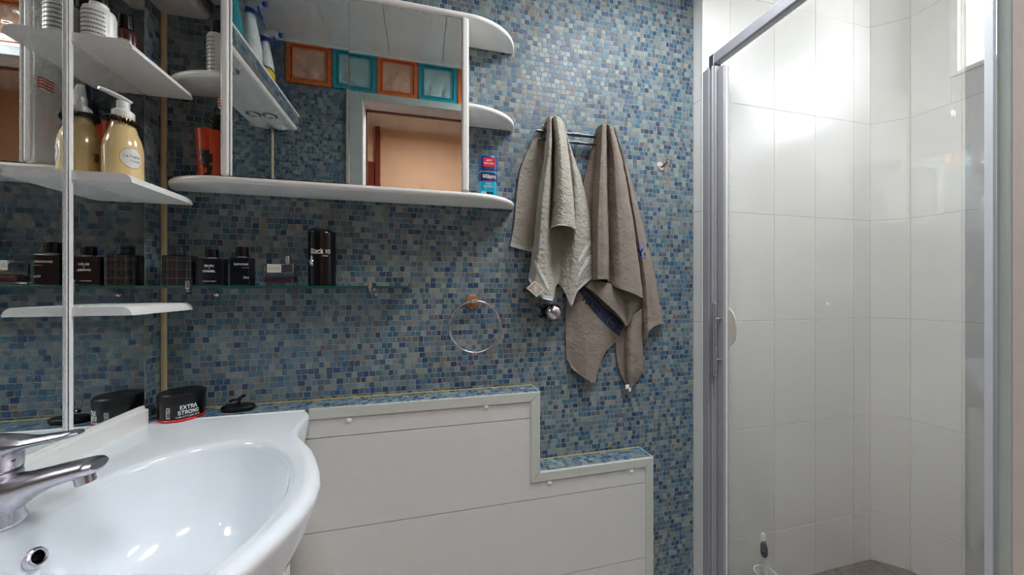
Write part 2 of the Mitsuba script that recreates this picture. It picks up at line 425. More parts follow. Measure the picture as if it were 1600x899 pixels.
# ---- shower walls: tiles 20 x 39 cm
ws = struct('wall_shower', 'white tiled back wall of the shower')
obj('backing', box(XE + 0.0012, XR + 0.1, DS + 0.0007, D + 0.1, FLOOR, SCE), 'shower_grout', ws, smooth=False)
ROWS = [1.048 - 0.39 * k for k in range(7)]           # joint heights
def tile_rows():
    z = [SCE] + [r for r in ROWS if r > SHF + 0.02] + [SHF]
    return list(zip(z[1:], z[:-1]))
SHT = ['shower_tile', 'shower_tile_b', 'shower_tile_c']
def wall_tile(parent, a, b, z0, z1, nrm, k):
    """one tile between plan points a and b, 7 mm thick"""
    a, b = np.asarray(a, float), np.asarray(b, float); d = (b - a) / np.linalg.norm(b - a); g = 0.0011; n = np.asarray(nrm, float)
    a, b = a + d * g, b - d * g
    def quad(off, ins):
        p, q = a + d * ins + n * off, b - d * ins + n * off
        return [[*p, z0 + g + ins], [*q, z0 + g + ins], [*q, z1 - g - ins], [*p, z1 - g - ins]]
    v = np.array(quad(-0.007, 0) + quad(-0.0006, 0) + quad(0.0, 0.0008))
    f = []
    for s in (0, 4):
        for i in range(4):
            j = (i + 1) % 4
            f += [[s + i, s + j, s + 4 + j], [s + i, s + 4 + j, s + 4 + i]]
    f += [[8, 9, 10], [8, 10, 11]]
    obj('tile', (v, f), SHT[k % 3], parent, smooth=False)
A, B = (1.754, DS), (XR, 0.955)
xs = [XE, 1.062, 1.262, 1.462, 1.662, A[0]]
k = 0
for z0, z1 in tile_rows():
    for a, b in zip(xs[:-1], xs[1:]):
        wall_tile(ws, (a, DS), (b, DS), z0, z1, (0, -1), k); k += 1
    wall_tile(ws, A, B, z0, z1, (-0.7071, -0.7071), k); k += 1
    wall_tile(ws, (XE, D - 0.0008), (XE, DS), z0, z1, (-1, 0), k)
obj('edge_strip', rbox(XE - 0.003, XE + 0.004, DS - 0.003, DS + 0.004, FLOOR, SCE, 0.002), 'shower_tile_b', ws)
obj('chamfer_backing', (np.array([[A[0] + .0002, DS + .0008, FLOOR], [XR + .0008, B[1] + .0002, FLOOR], [XR + .006, DS + .006, FLOOR], [A[0] + .0002, DS + .0008, SCE], [XR + .0008, B[1] + .0002, SCE], [XR + .006, DS + .006, SCE]]),
                        np.array([[0, 1, 4], [0, 4, 3], [0, 2, 1], [3, 4, 5], [1, 2, 5], [1, 5, 4], [0, 3, 5], [0, 5, 2]])), 'shower_grout', ws, smooth=False)

WY0, WY1, WZ0, WZ1 = 0.40, 0.846, 0.751, 1.13          # window opening with frame
wr = struct('wall_right', 'white tiled window wall of the shower')
obj('backing', cat(box(XR + .0007, XR + .1, WY1, D, FLOOR, SCE), box(XR + .0007, XR + .1, YW - .1, WY0, FLOOR, SCE), box(XR + .0007, XR + .1, WY0, WY1, FLOOR, WZ0), box(XR + .0007, XR + .1, WY0, WY1, WZ1, SCE)), 'shower_grout', wr, smooth=False)
ys = [B[1], 0.82, 0.62, 0.42, 0.22, YW]
for z0, z1 in tile_rows():
    for a, b in zip(ys[:-1], ys[1:]):
        hi, lo = max(a, b), min(a, b)
        if hi <= WY0 + .001 or lo >= WY1 or z1 <= WZ0 or z0 >= WZ1:
            wall_tile(wr, (XR, hi), (XR, lo), z0, z1, (-1, 0), k); k += 1
            continue
        # cut tile beside the window
        if hi > WY1: wall_tile(wr, (XR, hi), (XR, WY1 - .0022), z0, z1, (-1, 0), k)
        if lo < WY0: wall_tile(wr, (XR, WY0 + .0022), (XR, lo), z0, z1, (-1, 0), k)
        h2, l2 = min(hi, WY1), max(lo, WY0)
        if z0 < WZ0: wall_tile(wr, (XR, h2), (XR, l2), z0, WZ0 + .0022, (-1, 0), k)
        if z1 > WZ1: wall_tile(wr, (XR, h2), (XR, l2), WZ1 - .0022, z1, (-1, 0), k)
        k += 1
# tiled part of the door wall inside the shower
wd = struct('wall_shower_front', 'plain white wall of the shower beside the door, out of view')
obj('panel', box(XE, XR, YW, YW + 0.006, SHF, 0.893), 'shower_tile', wd, smooth=False)

win = struct('window_1', 'bright frosted shower window high on the tiled wall')
fo = Polygon([(WY0, WZ0), (WY1, WZ0), (WY1, WZ1), (WY0, WZ1)])
fi = Polygon([(WY0 + .018, WZ0 + .012), (WY1 - .018, WZ0 + .012), (WY1 - .018, WZ1 - .012), (WY0 + .018, WZ1 - .012)])
def extrude_yz(poly, x0, x1):
    m = trimesh.creation.extrude_polygon(poly, x1 - x0, engine='earcut'); v = np.array(m.vertices)
    return trimesh.Trimesh(np.stack([x0 + v[:, 2], v[:, 0], v[:, 1]], 1), m.faces, process=False)
obj('frame', extrude_yz(fo.difference(fi), XR - 0.006, XR + 0.05), 'white_lacquer', win, smooth=False)
fz = fi.buffer(-0.012, join_style=2)
obj('sash', extrude_yz(fi.difference(fz), XR + 0.012, XR + 0.04), 'white_plastic', win, smooth=False)
b = fz.bounds
pane = np.array([[XR + .02, b[0], b[1] + H], [XR + .02, b[2], b[1] + H], [XR + .02, b[2], b[3] + H], [XR + .02, b[0], b[3] + H]])
mat('frosted', col(236, 238, 240), 0.5)
scene['window_1__frosted_pane'] = mikit.ply((pane, np.array([[0, 2, 1], [0, 3, 2]])), 'frosted', emitter={'type': 'area', 'radiance': rgb(WINDOW_LIGHT), 'sampling_weight': 0.9})

# ---- shower floor
sf = struct('floor_shower', 'grey brown tiled shower floor')
obj('bed', box(XE, XR + .05, YW, D, FLOOR - 0.06, SHF - 0.002), 'shower_floor_grout', sf, smooth=False)
step = 0.0975
for i in range(10):
    for j in range(10):
        x0, y0 = XE + 0.03 + i * step, DS - (j + 1) * step
        if y0 < YW or x0 > XR: continue
        p = Polygon([(x0 + .0015, y0 + .0015), (x0 + step - .0015, y0 + .0015), (x0 + step - .0015, y0 + step - .0015), (x0 + .0015, y0 + step - .0015)])
        p = p.intersection(Polygon([(XE, YW), (XR, YW), (XR, B[1]), A, (XE, DS)]))
        if p.area < 1e-4: continue
        obj('tile', extrude_xy(p, SHF - 0.004, SHF + 0.0004), 'shower_floor', sf, smooth=False)

# ---- hall behind the camera (seen through the doorway in the cabinet mirror)
HY, HC = -0.96, 1.22
mat('hall_paint', speckle(col(200, 152, 114), 0.03, 8), 0.7); mat('hall_light_paint', speckle(col(214, 186, 158), 0.03, 8), 0.7); mat('hall_ceiling', col(212, 206, 200), 0.4)
wh = struct('wall_hall', 'orange beige hall wall beyond the doorway, seen in the mirror')
obj('plaster', cat(box(-2.2, 2.4, HY - 0.1, HY, FLOOR, HC), box(-2.3, -2.2, HY - 0.1, YW - 0.1, FLOOR, HC), box(2.4, 2.5, HY - 0.1, YW - 0.1, FLOOR, HC)), 'hall_paint', wh, smooth=False)
wh2 = struct('wall_hall_near', 'hall side of the door wall, behind the camera')
obj('plaster', cat(box(-2.2, L - 0.1, YW - 0.1, YW - 0.09, FLOOR, HC), box(XR + .1, 2.4, YW - 0.1, YW - 0.09, FLOOR, HC)), 'hall_light_paint', wh2, smooth=False)
hc = struct('ceiling_hall', 'pale panelled hall ceiling, seen in the mirror')
obj('backing', box(-2.3, 2.5, HY - 0.1, YW - 0.0, HC + 0.006, HC + 0.05), 'ceiling_gap', hc, smooth=False)
for i in range(16):
    obj('plank', rbox(-2.2 + i * .29 + .001, -2.2 + (i + 1) * .29 - .001, HY, YW - 0.1, HC, HC + 0.0065, 0.001), 'hall_ceiling', hc, smooth=20)
hf = struct('floor_hall', 'wooden hall floor behind the camera')
obj('slab', box(-2.3, 2.5, HY - 0.1, YW - 0.1, FLOOR - 0.05, FLOOR), 'jamb', hf, smooth=False)
mat('dark_red_door', speckle(col(104, 36, 22), 0.15, 20), 0.65, spec=0.2)
d2 = struct('door_2', 'dark red brown hall door and post, seen in the mirror')
obj('leaf', box(-1.15, -0.343, HY, HY + 0.02, FLOOR, 0.955), 'dark_red_door', d2, smooth=False)
obj('post', box(-0.343, -0.311, HY, HY + 0.04, FLOOR, HC), 'dark_red_door', d2, smooth=False)

# ------------------------------------------------------------------ lamps (out of view)
def disc(x, y, z, r, n=32):
    a = np.linspace(0, 2 * PI, n, endpoint=False)
    v = np.vstack([np.column_stack([x + r * np.cos(a), y + r * np.sin(a), np.full(n, z)]), [[x, y, z]]])
    return v, np.array([[n, (i + 1) % n, i] for i in range(n)])
mat('lamp_white', col(240, 238, 232), 0.4)
hl = thing('hall_ceiling_lamp', 'round white hall ceiling lamp, out of view behind the camera', 'lamp')
obj('rim', lathe([(0.001, 0.03), (0.17, 0.03), (0.17, 0), (0.158, 0), (0.158, 0.02), (0.001, 0.02)], 0.04, -0.25, HC - 0.03), 'lamp_white', hl)
v, f = disc(0.04, -0.25, HC - 0.024, 0.157)
scene[hl + '__diffuser'] = mikit.ply((v + [0, 0, H], f), 'lamp_white', emitter={'type': 'area', 'radiance': rgb(HALL_LIGHT), 'sampling_weight': 1.0})
bl = thing('bathroom_ceiling_lamp', 'round white bathroom ceiling lamp, out of view above', 'lamp')
BLX, BLY = 0.66, 0.52
obj('rim', lathe([(0.001, 0.03), (0.235, 0.03), (0.235, 0), (0.225, 0), (0.225, 0.02), (0.001, 0.02)], BLX, BLY, CEIL - 0.03), 'lamp_white', bl)
v, f = disc(BLX, BLY, CEIL - 0.024, 0.224)
scene[bl + '__diffuser'] = mikit.ply((v + [0, 0, H], f), 'lamp_white', emitter={'type': 'area', 'radiance': rgb(BATH_LIGHT), 'sampling_weight': 2.4})

# ------------------------------------------------------------------ pipe boxing with stepped top
pb = thing('pipe_boxing', 'stepped white panel boxing with grey edge trim and mosaic top, along the mosaic wall', 'boxing')
S0, S1, Z0, Z1 = 0.3385, 0.725, -0.31, -0.55
TW = 0.0275
body = Polygon([(L, FLOOR), (S1, FLOOR), (S1, Z1 - .001), (S0, Z1 - .001), (S0, Z0 - .001), (L, Z0 - .001)])
obj('carcass', extrude_xz(body, BOXF + 0.006, D), 'grout', pb, smooth=False)
bz = [-0.31, -0.3876, -0.6300, -0.8725, FLOOR]
inner = Polygon([(L, FLOOR), (S1 - TW, FLOOR), (S1 - TW, Z1 - TW), (S0 - TW, Z1 - TW), (S0 - TW, Z0 - TW), (L, Z0 - TW)])
for z1, z0 in zip(bz[:-1], bz[1:]):
    s = inner.buffer(0.004).intersection(Polygon([(L, z0 + .0011), (2, z0 + .0011), (2, z1 - .0011), (L, z1 - .0011)]))
    obj('board', extrude_xz(s, BOXF + 0.0025, BOXF + 0.007), 'white_board', pb, smooth=False)
def trim_bar(a, b, wa, wb, key='trim_bar'):
    """mitred bar: outer edge a..b, inner edge wa..wb in the plane of the front (x, z)"""
    p = Polygon([a, b, wb, wa])
    m = extrude_xz(p, BOXF - 0.003, BOXF + 0.006)
    c = np.array(p.centroid.coords[0])
    v = np.array(m.vertices)
    fr = v[:, 1] < BOXF
    v[fr, 0] += np.sign(c[0] - v[fr, 0]) * 0.0012; v[fr, 2] += np.sign(c[1] - v[fr, 2]) * 0.0012
    return obj(key, trimesh.Trimesh(v, m.faces, process=False), 'grey_trim', pb, smooth=False)
t1 = trim_bar((-0.28, Z0), (S0, Z0), (-0.28, Z0 - TW), (S0 - TW, Z0 - TW))
trim_bar((S0, Z0), (S0, Z1), (S0 - TW, Z0 - TW), (S0 - TW, Z1 - TW))
trim_bar((S0, Z1), (S1, Z1), (S0 - TW, Z1 - TW), (S1 - TW, Z1 - TW))
trim_bar((S1, Z1), (S1, FLOOR), (S1 - TW, Z1 - TW), (S1 - TW, FLOOR))
obj('side_cover', box(S1, S1 + 0.002, BOXF, D, FLOOR, Z1), 'grey_trim', pb, smooth=False)
obj('side_cover', box(S0, S0 + 0.002, BOXF, D, Z1, Z0), 'grey_trim', pb, smooth=False)
top = mosaic((L, BOXF + 0.0005, Z0 - 0.001), (1, 0, 0), (0, 1, 0), (0, 0, 1), S0 - L, D - BOXF - 0.001, seed=21) + mosaic((S0 + .002, BOXF + 0.002, Z1 - 0.001), (1, 0, 0), (0, 1, 0), (0, 0, 1), S1 - S0 - .002, D - BOXF - 0.0025, seed=22)
add_mosaic(pb, top)
obj('silicone_bead', cat(tube([(L + .02, D - .001, Z0 + .0004), (-0.2, D - .001, Z0 + .0008), (S0, D - .001, Z0 + .0004)], 0.0018, 8), tube([(S0 + .004, D - .001, Z1 + .0004), (S1 - .002, D - .001, Z1 + .0004)], 0.0018, 8)), 'yellow_silicone', pb, label='thin yellow silicone line where ledge and wall meet')
for px, py in ((545, 657), (760, 636), (859, 755), (987, 737)):
    q = P(px, py, BOXF)
    obj('screw_cap', orient(lathe([(0.0001, 0.0045), (0.0035, 0.0042), (0.0062, 0.0028), (0.0075, 0), (0.0001, 0)], n=20), (q[0], BOXF + 0.0025, q[2]), (0, -1, 0)), 'white_plastic', pb, label='white plastic screw cap')
q = P(600, 638, BOXF)
obj('paint_spot', orient(lathe([(0.0001, 0.0006), (0.0022, 0.0004), (0.0028, 0), (0.0001, 0)], n=14), (q[0], BOXF - 0.0025, q[2]), (0, -1, 0)), 'block_teal', pb, label='small blue paint spot')

# ------------------------------------------------------------------ mirror wall: mirrors, profile, shelves, pelmet
wm = thing('wall_mirror', 'tall mirror split by an upright white strip, above the washbasin', 'mirror')
MB, MT = -0.2685, 0.6875
ML = -0.617         # mirror face
obj('mirror_panel', box(L, ML, 0.821, 0.996, MB, MT), 'mirror_glass', wm, smooth=False)
obj('mirror_panel', box(L, ML, YW + 0.045, 0.808, MB, MT), 'mirror_glass', wm, smooth=False)
pr = obj('upright_strip', rbox(L, ML + 0.0035, 0.8080, 0.8210, MB, MT, 0.0012), 'white_lacquer', wm, label='upright white strip between the mirror panels')
obj('groove_strip', rbox(ML + 0.003, ML + 0.0042, 0.8092, 0.8112, MB, MT, 0.0005), 'steel_dark', pr)

def mirror_shelf(zu, label):
    """shelf with a quarter round front edge and rounded corner, fixed to the mirror"""
    y0, y1, d, th = 0.816, 1.004, 0.094, 0.0165
    prof = [(0, 0)] + [(d - 0.020 * (1 - math.cos(a)), 0.0 + th * (1 - math.sin(a))) for a in np.linspace(PI / 2, 0, 9)][::1] + [(0, th)]
    # x depth, z: flat underside, front edge curving back towards the top
    prof = [(0, 0), (d, 0)] + [(d - 0.016 * (1 - math.cos(a)), th * math.sin(a)) for a in np.linspace(0.25, PI / 2, 8)] + [(0, th)]
    p = np.array(prof); n = len(p)
    rings = []
    for y, k in ((y0, 0.985), (y0 + 0.0012, 1.0), (y1 - 0.012, 1.0), (y1 - 0.005, 0.975), (y1, 0.93)):
        rings.append(np.column_stack([ML + p[:, 0] * k, np.full(n, y), zu + p[:, 1]]))
    v = np.vstack(rings); f = []
    for i in range(len(rings) - 1):
        for j in range(n):
            j2 = (j + 1) % n
            f += [[i * n + j, (i + 1) * n + j2, i * n + j2], [i * n + j, (i + 1) * n + j, (i + 1) * n + j2]]
    for j in range(1, n - 1):
        f += [[0, j, j + 1], [(len(rings) - 1) * n, (len(rings) - 1) * n + j + 1, (len(rings) - 1) * n + j]]
    m = trimesh.Trimesh(v, f, process=False); trimesh.repair.fix_normals(m)
    return tag(obj('mirror_shelf', m, 'white_lacquer', smooth=30), label, 'shelf', 'white shelves on the mirror')
mirror_shelf(0.445, 'topmost of the three white shelves on the mirror, two small bottles on it')
mirror_shelf(0.1955, 'middle one of the three white shelves on the mirror, under the yellow pump bottle')
mirror_shelf(-0.052, 'lowest of the three white shelves on the mirror, empty')
SH1, SH2 = 0.4617, 0.2122

# pelmet (canopy) over the mirror
PX = -0.531
pe = thing('light_pelmet', 'white lamp pelmet with a mosaic fascia over the mirror, seen in the cabinet mirror', 'pelmet')
py0, py1, pz = YW, D - 0.001, 0.688
r = 0.014
prof = [(L, pz), (PX - r, pz)] + [(PX - r + r * math.sin(a), pz + r - r * math.cos(a)) for a in np.linspace(0, PI / 2, 6)] + [(PX, pz + 0.016), (PX, pz + 0.058), (L, pz + 0.058)]
obj('housing', extrude_xz(Polygon(prof).buffer(0), py0 + 0.0005, py1), 'white_lacquer', pe, smooth=40)
fy0, fy1 = py0 + 0.001, py1 - 0.002
fb = obj('fascia', box(PX, PX + 0.006, fy0, fy1, pz + 0.014, pz + 0.058), 'grout', pe, smooth=False)
add_mosaic(fb, mosaic((PX + 0.006, fy0, pz + 0.015), (0, 1, 0), (0, 0, 1), (1, 0, 0), fy1 - fy0, 0.042, seed=31))
obj('top_lip', rbox(PX - 0.004, PX + 0.010, fy0, fy1, pz + 0.0575, pz + 0.066, 0.002), 'white_lacquer', pe)
for yy in (0.31, 0.62, 0.93):
    dl = obj('downlight', orient(lathe([(0.017, 0.0), (0.024, 0.0), (0.026, 0.003), (0.020, 0.006), (0.017, 0.0)], n=28), (-0.588, yy, pz), (0, 0, -1)), 'chrome', pe, label='chrome ringed downlight')
    obj('lens', orient(lathe([(0.0001, 0.002), (0.012, 0.0018), (0.0175, 0.0)], n=24), (-0.588, yy, pz), (0, 0, -1)), 'lamp_white', dl)
obj('rocker_switch', cat(rbox(-0.607, -0.567, 0.195, 0.24, pz - 0.008, pz, 0.003), rbox(-0.602, -0.572, 0.2, 0.235, pz - 0.013, pz - 0.007, 0.003)), 'white_plastic', pe, label='white rocker switch')

# ------------------------------------------------------------------ mirror cabinet on the mosaic wall
mc = thing('mirror_cabinet', 'long white bathroom cabinet with sliding mirror doors and rounded open shelves at both ends', 'cabinet')
CF = 0.958                      # front of the boards
CX0, CX1 = -0.452, 0.123        # outer faces of the side panels
ZA, ZB, ZC, TH = 0.243, 0.4885, 0.7285, 0.016
def wing(x0, x1, right=True, left=True, wingw=0.154, front=CF, xl=CX0, xr=CX1):
    pts = []
    ell = lambda cx, s: [(cx + s * wingw * math.sin(a), D - (D - front) * math.cos(a)) for a in np.linspace(0, PI / 2, 20)]
    if right: pts += [(p[0], p[1]) for p in ell(xr, 1)]
    if left: pts += [(p[0], p[1]) for p in ell(xl, -1)][::-1]
    return pts
full = Polygon(wing(0, 0))
ellw = lambda cx, s, w: [(cx + s * w * math.sin(a), D - (D - CF) * math.cos(a)) for a in np.linspace(0, PI / 2, 20)]
topo = Polygon(ellw(CX1, 1, 0.154) + ellw(CX0, -1, 0.072)[::-1])
obj('bottom_board', loft_board(full, ZA, ZA + TH, 0.0075), 'white_lacquer', mc, smooth=50)
obj('top_board', loft_board(topo, ZC, ZC + TH, 0.0075), 'white_lacquer', mc, smooth=50)
rw = Polygon([(CX1, D)] + [(CX1, CF + .006)] + wing(0, 0, True, False, front=CF + .006)[1:])
obj('end_shelf', loft_board(rw, ZB, ZB + TH, 0.0072), 'white_lacquer', mc, smooth=50)
lw = Polygon([(-0.154 * 0 + CX0, D), (CX0, CF + .006)] + [(CX0 - 0.154 * math.sin(a), D - (D - CF - .006) * math.cos(a)) for a in np.linspace(0, PI / 2, 20)][1:])
obj('end_shelf', loft_board(lw, ZB, ZB + TH, 0.0072), 'white_lacquer', mc, smooth=50)
sp = obj('side_panel', rbox(CX0, CX0 + 0.018, CF - 0.001, D, ZA + TH, ZC, 0.006, True), 'white_lacquer', mc)
obj('side_panel', rbox(CX1 - 0.019, CX1, CF - 0.001, D, ZA + TH, ZC, 0.006, True), 'white_lacquer', mc)
obj('back_panel', box(CX0 + .018, CX1 - .019, D - 0.006, D, ZA + TH, ZC), 'white_board', mc, smooth=False)
mdl = obj('mirror_door', box(CX0 + 0.0225, -0.178, CF + 0.003, CF + 0.007, ZA + TH + 0.001, ZC - 0.001), 'mirror_glass', mc, smooth=False, label='left sliding mirror door')
obj('edge_frame', rbox(CX0 + 0.019, CX0 + 0.0235, CF + 0.001, CF + 0.008, ZA + TH + .001, ZC - .001, 0.0012), 'white_lacquer', mdl)
mdr = obj('mirror_door', box(-0.182, CX1 - 0.0195, CF + 0.0085, CF + 0.0125, ZA + TH + 0.001, ZC - 0.001), 'mirror_glass', mc, smooth=False, label='right sliding mirror door')
for x in (CX0 + 0.05, CX1 - 0.04):
    obj('screw_cover', orient(lathe([(0.0001, 0.0012), (0.005, 0.0008), (0.0062, 0), (0.0001, 0)], n=18), (x, 1.02, ZA), (0, 0, -1)), 'white_plastic', mc)
# striped clip on the edge of the left side panel
mat('stripe_red', col(196, 40, 44), 0.4)
sc = thing('striped_clip', 'small red and white striped clip on the left side panel of the cabinet', 'clip')
obj('body', rbox(CX0 - 0.008, CX0, 0.966, 0.990, 0.418, 0.446, 0.002), 'white_plastic', sc)
for i in range(4):
    obj('stripe', box(CX0 - 0.0086, CX0 - 0.0003, 0.9655, 0.9905, 0.4205 + i * .0065, 0.4235 + i * .0065), 'stripe_red', sc, smooth=False)

# ------------------------------------------------------------------ things on the cabinet
CT = ZA + TH
# deodorant
def superell(a, b, n=40, e=2.8):
    t = np.linspace(0, 2 * PI, n, endpoint=False)
    return np.column_stack([a * np.sign(np.cos(t)) * np.abs(np.cos(t)) ** (2 / e), b * np.sign(np.sin(t)) * np.abs(np.sin(t)) ** (2 / e)])
def stack(cx, cy, rings, z, e=2.8, n=48):
    """closed body from (half width, half depth, height) rings"""
    v = []
    for a, b, h in rings:
        c = superell(a, b, n, e); v.append(np.column_stack([cx + c[:, 0], cy + c[:, 1], np.full(n, z + h)]))
    k = len(v)
    v = np.vstack(v + [[[cx, cy, z + rings[0][2]]], [[cx, cy, z + rings[-1][2]]]]); f = []
    q = np.arange(n); q2 = (q + 1) % n
    for i in range(k - 1):
        f += [np.column_stack([i * n + q, i * n + q2, (i + 1) * n + q2]), np.column_stack([i * n + q, (i + 1) * n + q2, (i + 1) * n + q])]
    f += [np.column_stack([np.full(n, k * n), q2, q]), np.column_stack([np.full(n, k * n + 1), (k - 1) * n + q, (k - 1) * n + q2])]
    return trimesh.Trimesh(v, np.vstack(f), process=False)
mat('dark_red_glass', col(52, 16, 14), 0.1)
mat('deo_blue', col(22, 60, 130), 0.25); mat('deo_cyan', col(20, 156, 190), 0.25); mat('deo_navy', col(34, 34, 92), 0.25); mat('print_red', col(214, 26, 40), 0.35)
de = thing('deodorant_stick', 'blue and cyan deodorant stick on the right end of the long cabinet shelf', 'deodorant')
dx, dy = 0.182, 1.003
obj('body', stack(dx, dy, [(.024, .0145, 0), (.0258, .0165, .003), (.0258, .0165, .066), (.0258, .0165, .069)], CT), 'deo_cyan', de, smooth=40)
obj('label_band', stack(dx, dy, [(.0254, .016, .041), (.0262, .0169, .0413), (.0262, .0169, .0655), (.0254, .016, .0658)], CT), 'deo_navy', de, smooth=40)
obj('collar', stack(dx, dy, [(.0245, .0152, .0688), (.0245, .0152, .0735)], CT), 'steel_dark', de, smooth=40)
obj('cap', stack(dx, dy, [(.0255, .016, .0735), (.0266, .0172, .0745), (.0266, .0172, .109), (.0245, .015, .1135), (.018, .0105, .115)], CT), 'deo_blue', de, smooth=40)
fy = dy - 0.0172
obj('red_label', rbox(dx - .016, dx + .017, fy - .0007, fy + .004, CT + .0805, CT + .106, .0006), 'print_red', de)
obj('lettering', cat(text_flat('ANTI', .0042, (dx, fy - .0007, CT + .097), bold=True), text_flat('IRRITATIONS', .0042, (dx, fy - .0007, CT + .0885), bold=True, width=.028),
                     text_flat('Williams', .0105, (dx + .001, dy - .0169, CT + .049), bold=True, width=.038), text_flat('PEAU', .005, (dx, dy - .0166, CT + .031), width=.015), text_flat('SENSIBLE', .005, (dx - .001, dy - .0166, CT + .0235), width=.027),
                     text_flat('0%', .0065, (dx - .014, dy - .0164, CT + .005), bold=True)), 'white_print', de, smooth=False, label='printed lettering')
obj('red_lettering', text_flat('EXPERT', .0032, (dx + .003, dy - .0169, CT + .0435), bold=True, width=.015), 'print_red', de, smooth=False)
obj('red_bar', box(dx - .006, dx + .013, dy - .0172, dy - .0155, CT + .006, CT + .010), 'dark_red_glass', de, smooth=False)

# orange tub with brush
mat('tub_orange', col(208, 70, 26), 0.12); mat('print_black', col(24, 14, 12), 0.4)
tx, ty = -0.506, 1.035
tub = thing('orange_tub', 'tall orange tub with a dark print on the left end of the long cabinet shelf', 'tub')
obj('body', lathe([(0.0001, 0), (0.022, 0), (0.0235, 0.002), (0.030, 0.122), (0.0305, 0.124), (0.029, 0.125), (0.0275, 0.122), (0.0215, 0.006), (0.0001, 0.005)], tx, ty, CT, 40), 'tub_orange', tub, smooth=40)
pr = []
for k in range(26):                                   # dark crest-like print: overlapping patches
    a = -PI / 2 + 0.15 + RNG.normal(0, 0.27); zz = 0.052 + RNG.normal(0, 0.017)
    zz = float(np.clip(zz, 0.012, 0.1)); rr = 0.0235 + (0.030 - 0.0235) * zz / 0.122
    w = RNG.uniform(0.08, 0.22); hgt = RNG.uniform(0.006, 0.016)
    p = patch_round(tx, ty, rr + 0.0003, a - w, a + w, CT + zz - hgt / 2, CT + zz + hgt / 2, 0.0004)
    sh = RNG.uniform(-0.4, 0.4); v = np.array(p.vertices); v[:, 2] += (np.arctan2(v[:, 1] - ty, v[:, 0] - tx) - a) * rr * sh
    pr.append(trimesh.Trimesh(v, p.faces, process=False))
obj('dark_print', cat(*pr), 'print_black', tub, smooth=False)
hb = thing('hair_brush', 'black round hair brush standing in the orange tub', 'brush')
hp = smooth_path([(tx + .006, ty, CT + .006), (tx + .008, ty, CT + .08), (tx + .010, ty + .004, CT + .17)], 14)
obj('handle', tube(hp, 0.006, 12), 'black_matte', hb)
obj('bristles', cat(*[tube([hp[8 + (k % 6)], hp[8 + (k % 6)] + np.array([math.cos(k * 2.4) * .022, math.sin(k * 2.4) * .022, .008])], 0.0008, 5) for k in range(46)]), 'black_matte', hb, smooth=False, kind='stuff')

# bottle on the left end shelf
def text_block(cx, cy, z, r, ang, rows, w, h, m, parent, name='fine_print', ry=None):
    ms = []
    rng = np.random.default_rng(int(abs(z) * 1000) + rows)
    for i in range(rows):
        a = ang - w / 2
        while a < ang + w / 2:
            l = rng.uniform(0.05, 0.16)
            ms.append(patch_round(cx, cy, r, a, min(a + l, ang + w / 2), z - i * h, z - i * h + h * 0.26, 0.0003, 4, ry)); a += l + 0.035
    return obj(name, cat(*ms), m, parent, smooth=False, label='rows of small print')
mat('print_grey', col(104, 106, 112), 0.5)
wx, wy = -0.487, 1.03
wbt = thing('white_bottle', 'white bottle with dark cap and grey print on the left middle shelf of the cabinet', 'bottle')
zt = ZB + TH
obj('body', lathe([(0.0001, 0), (0.022, 0), (0.0245, 0.003), (0.0245, 0.106), (0.022, 0.114), (0.012, 0.118), (0.0001, 0.118)], wx, wy, zt), 'white_plastic', wbt)
obj('cap', lathe([(0.0001, 0.118), (0.012, 0.118), (0.0125, 0.119), (0.0115, 0.150), (0.010, 0.152), (0.0001, 0.152)], wx, wy, zt), 'black_gloss', wbt)
text_block(wx, wy, zt + .098, .0247, -PI / 2 - 0.55, 10, 1.3, .0095, 'print_grey', wbt)

# ------------------------------------------------------------------ things on the mirror shelves
mat('soap_cream', col(236, 206, 146), 0.1, clearcoat=0.6); mat('pump_white', col(238, 237, 232), 0.25)
mat('label_white', col(226, 224, 216), 0.35); mat('label_rim', col(206, 160, 84), 0.4)
sx, sy = -0.5825, 0.884
pbt = thing('pump_bottle', 'yellow soap pump bottle with a white pump on the middle mirror shelf', 'bottle')
PR = 0.0295
obj('body', lathe([(0.0001, 0), (PR - .003, 0), (PR, 0.004), (PR, 0.062), (PR - .0012, 0.074), (PR - .0042, 0.087), (PR - .0085, 0.099), (0.0185, 0.110), (0.0168, 0.120), (0.0165, 0.128), (0.0001, 0.128)], sx, sy, SH2, 48), 'soap_cream', pbt, smooth=50)
ph = obj('pump_collar', lathe([(0.0001, 0.128), (0.0165, 0.128), (0.0168, 0.131), (0.0164, 0.140), (0.012, 0.144), (0.0095, 0.145), (0.0095, 0.160), (0.0001, 0.161)], sx, sy, SH2, 36), 'pump_white', pbt, smooth=35)
hd = np.array([-0.62, -0.78, 0]); hd /= np.linalg.norm(hd)
path = [np.array([sx, sy, SH2 + .162]) - hd * .010 + [0, 0, -.001], np.array([sx, sy, SH2 + .166]), np.array([sx, sy, SH2 + .171]) + hd * .018, np.array([sx, sy, SH2 + .173]) + hd * .034]
obj('pump_spout', tube(smooth_path(path, 14), 0, 14, squash=[(0.010 - .005 * (i / 13), 0.0055 - .0025 * (i / 13)) for i in range(14)]), 'pump_white', ph)
la = math.atan2(-0.884, 0.5825) + 0.42
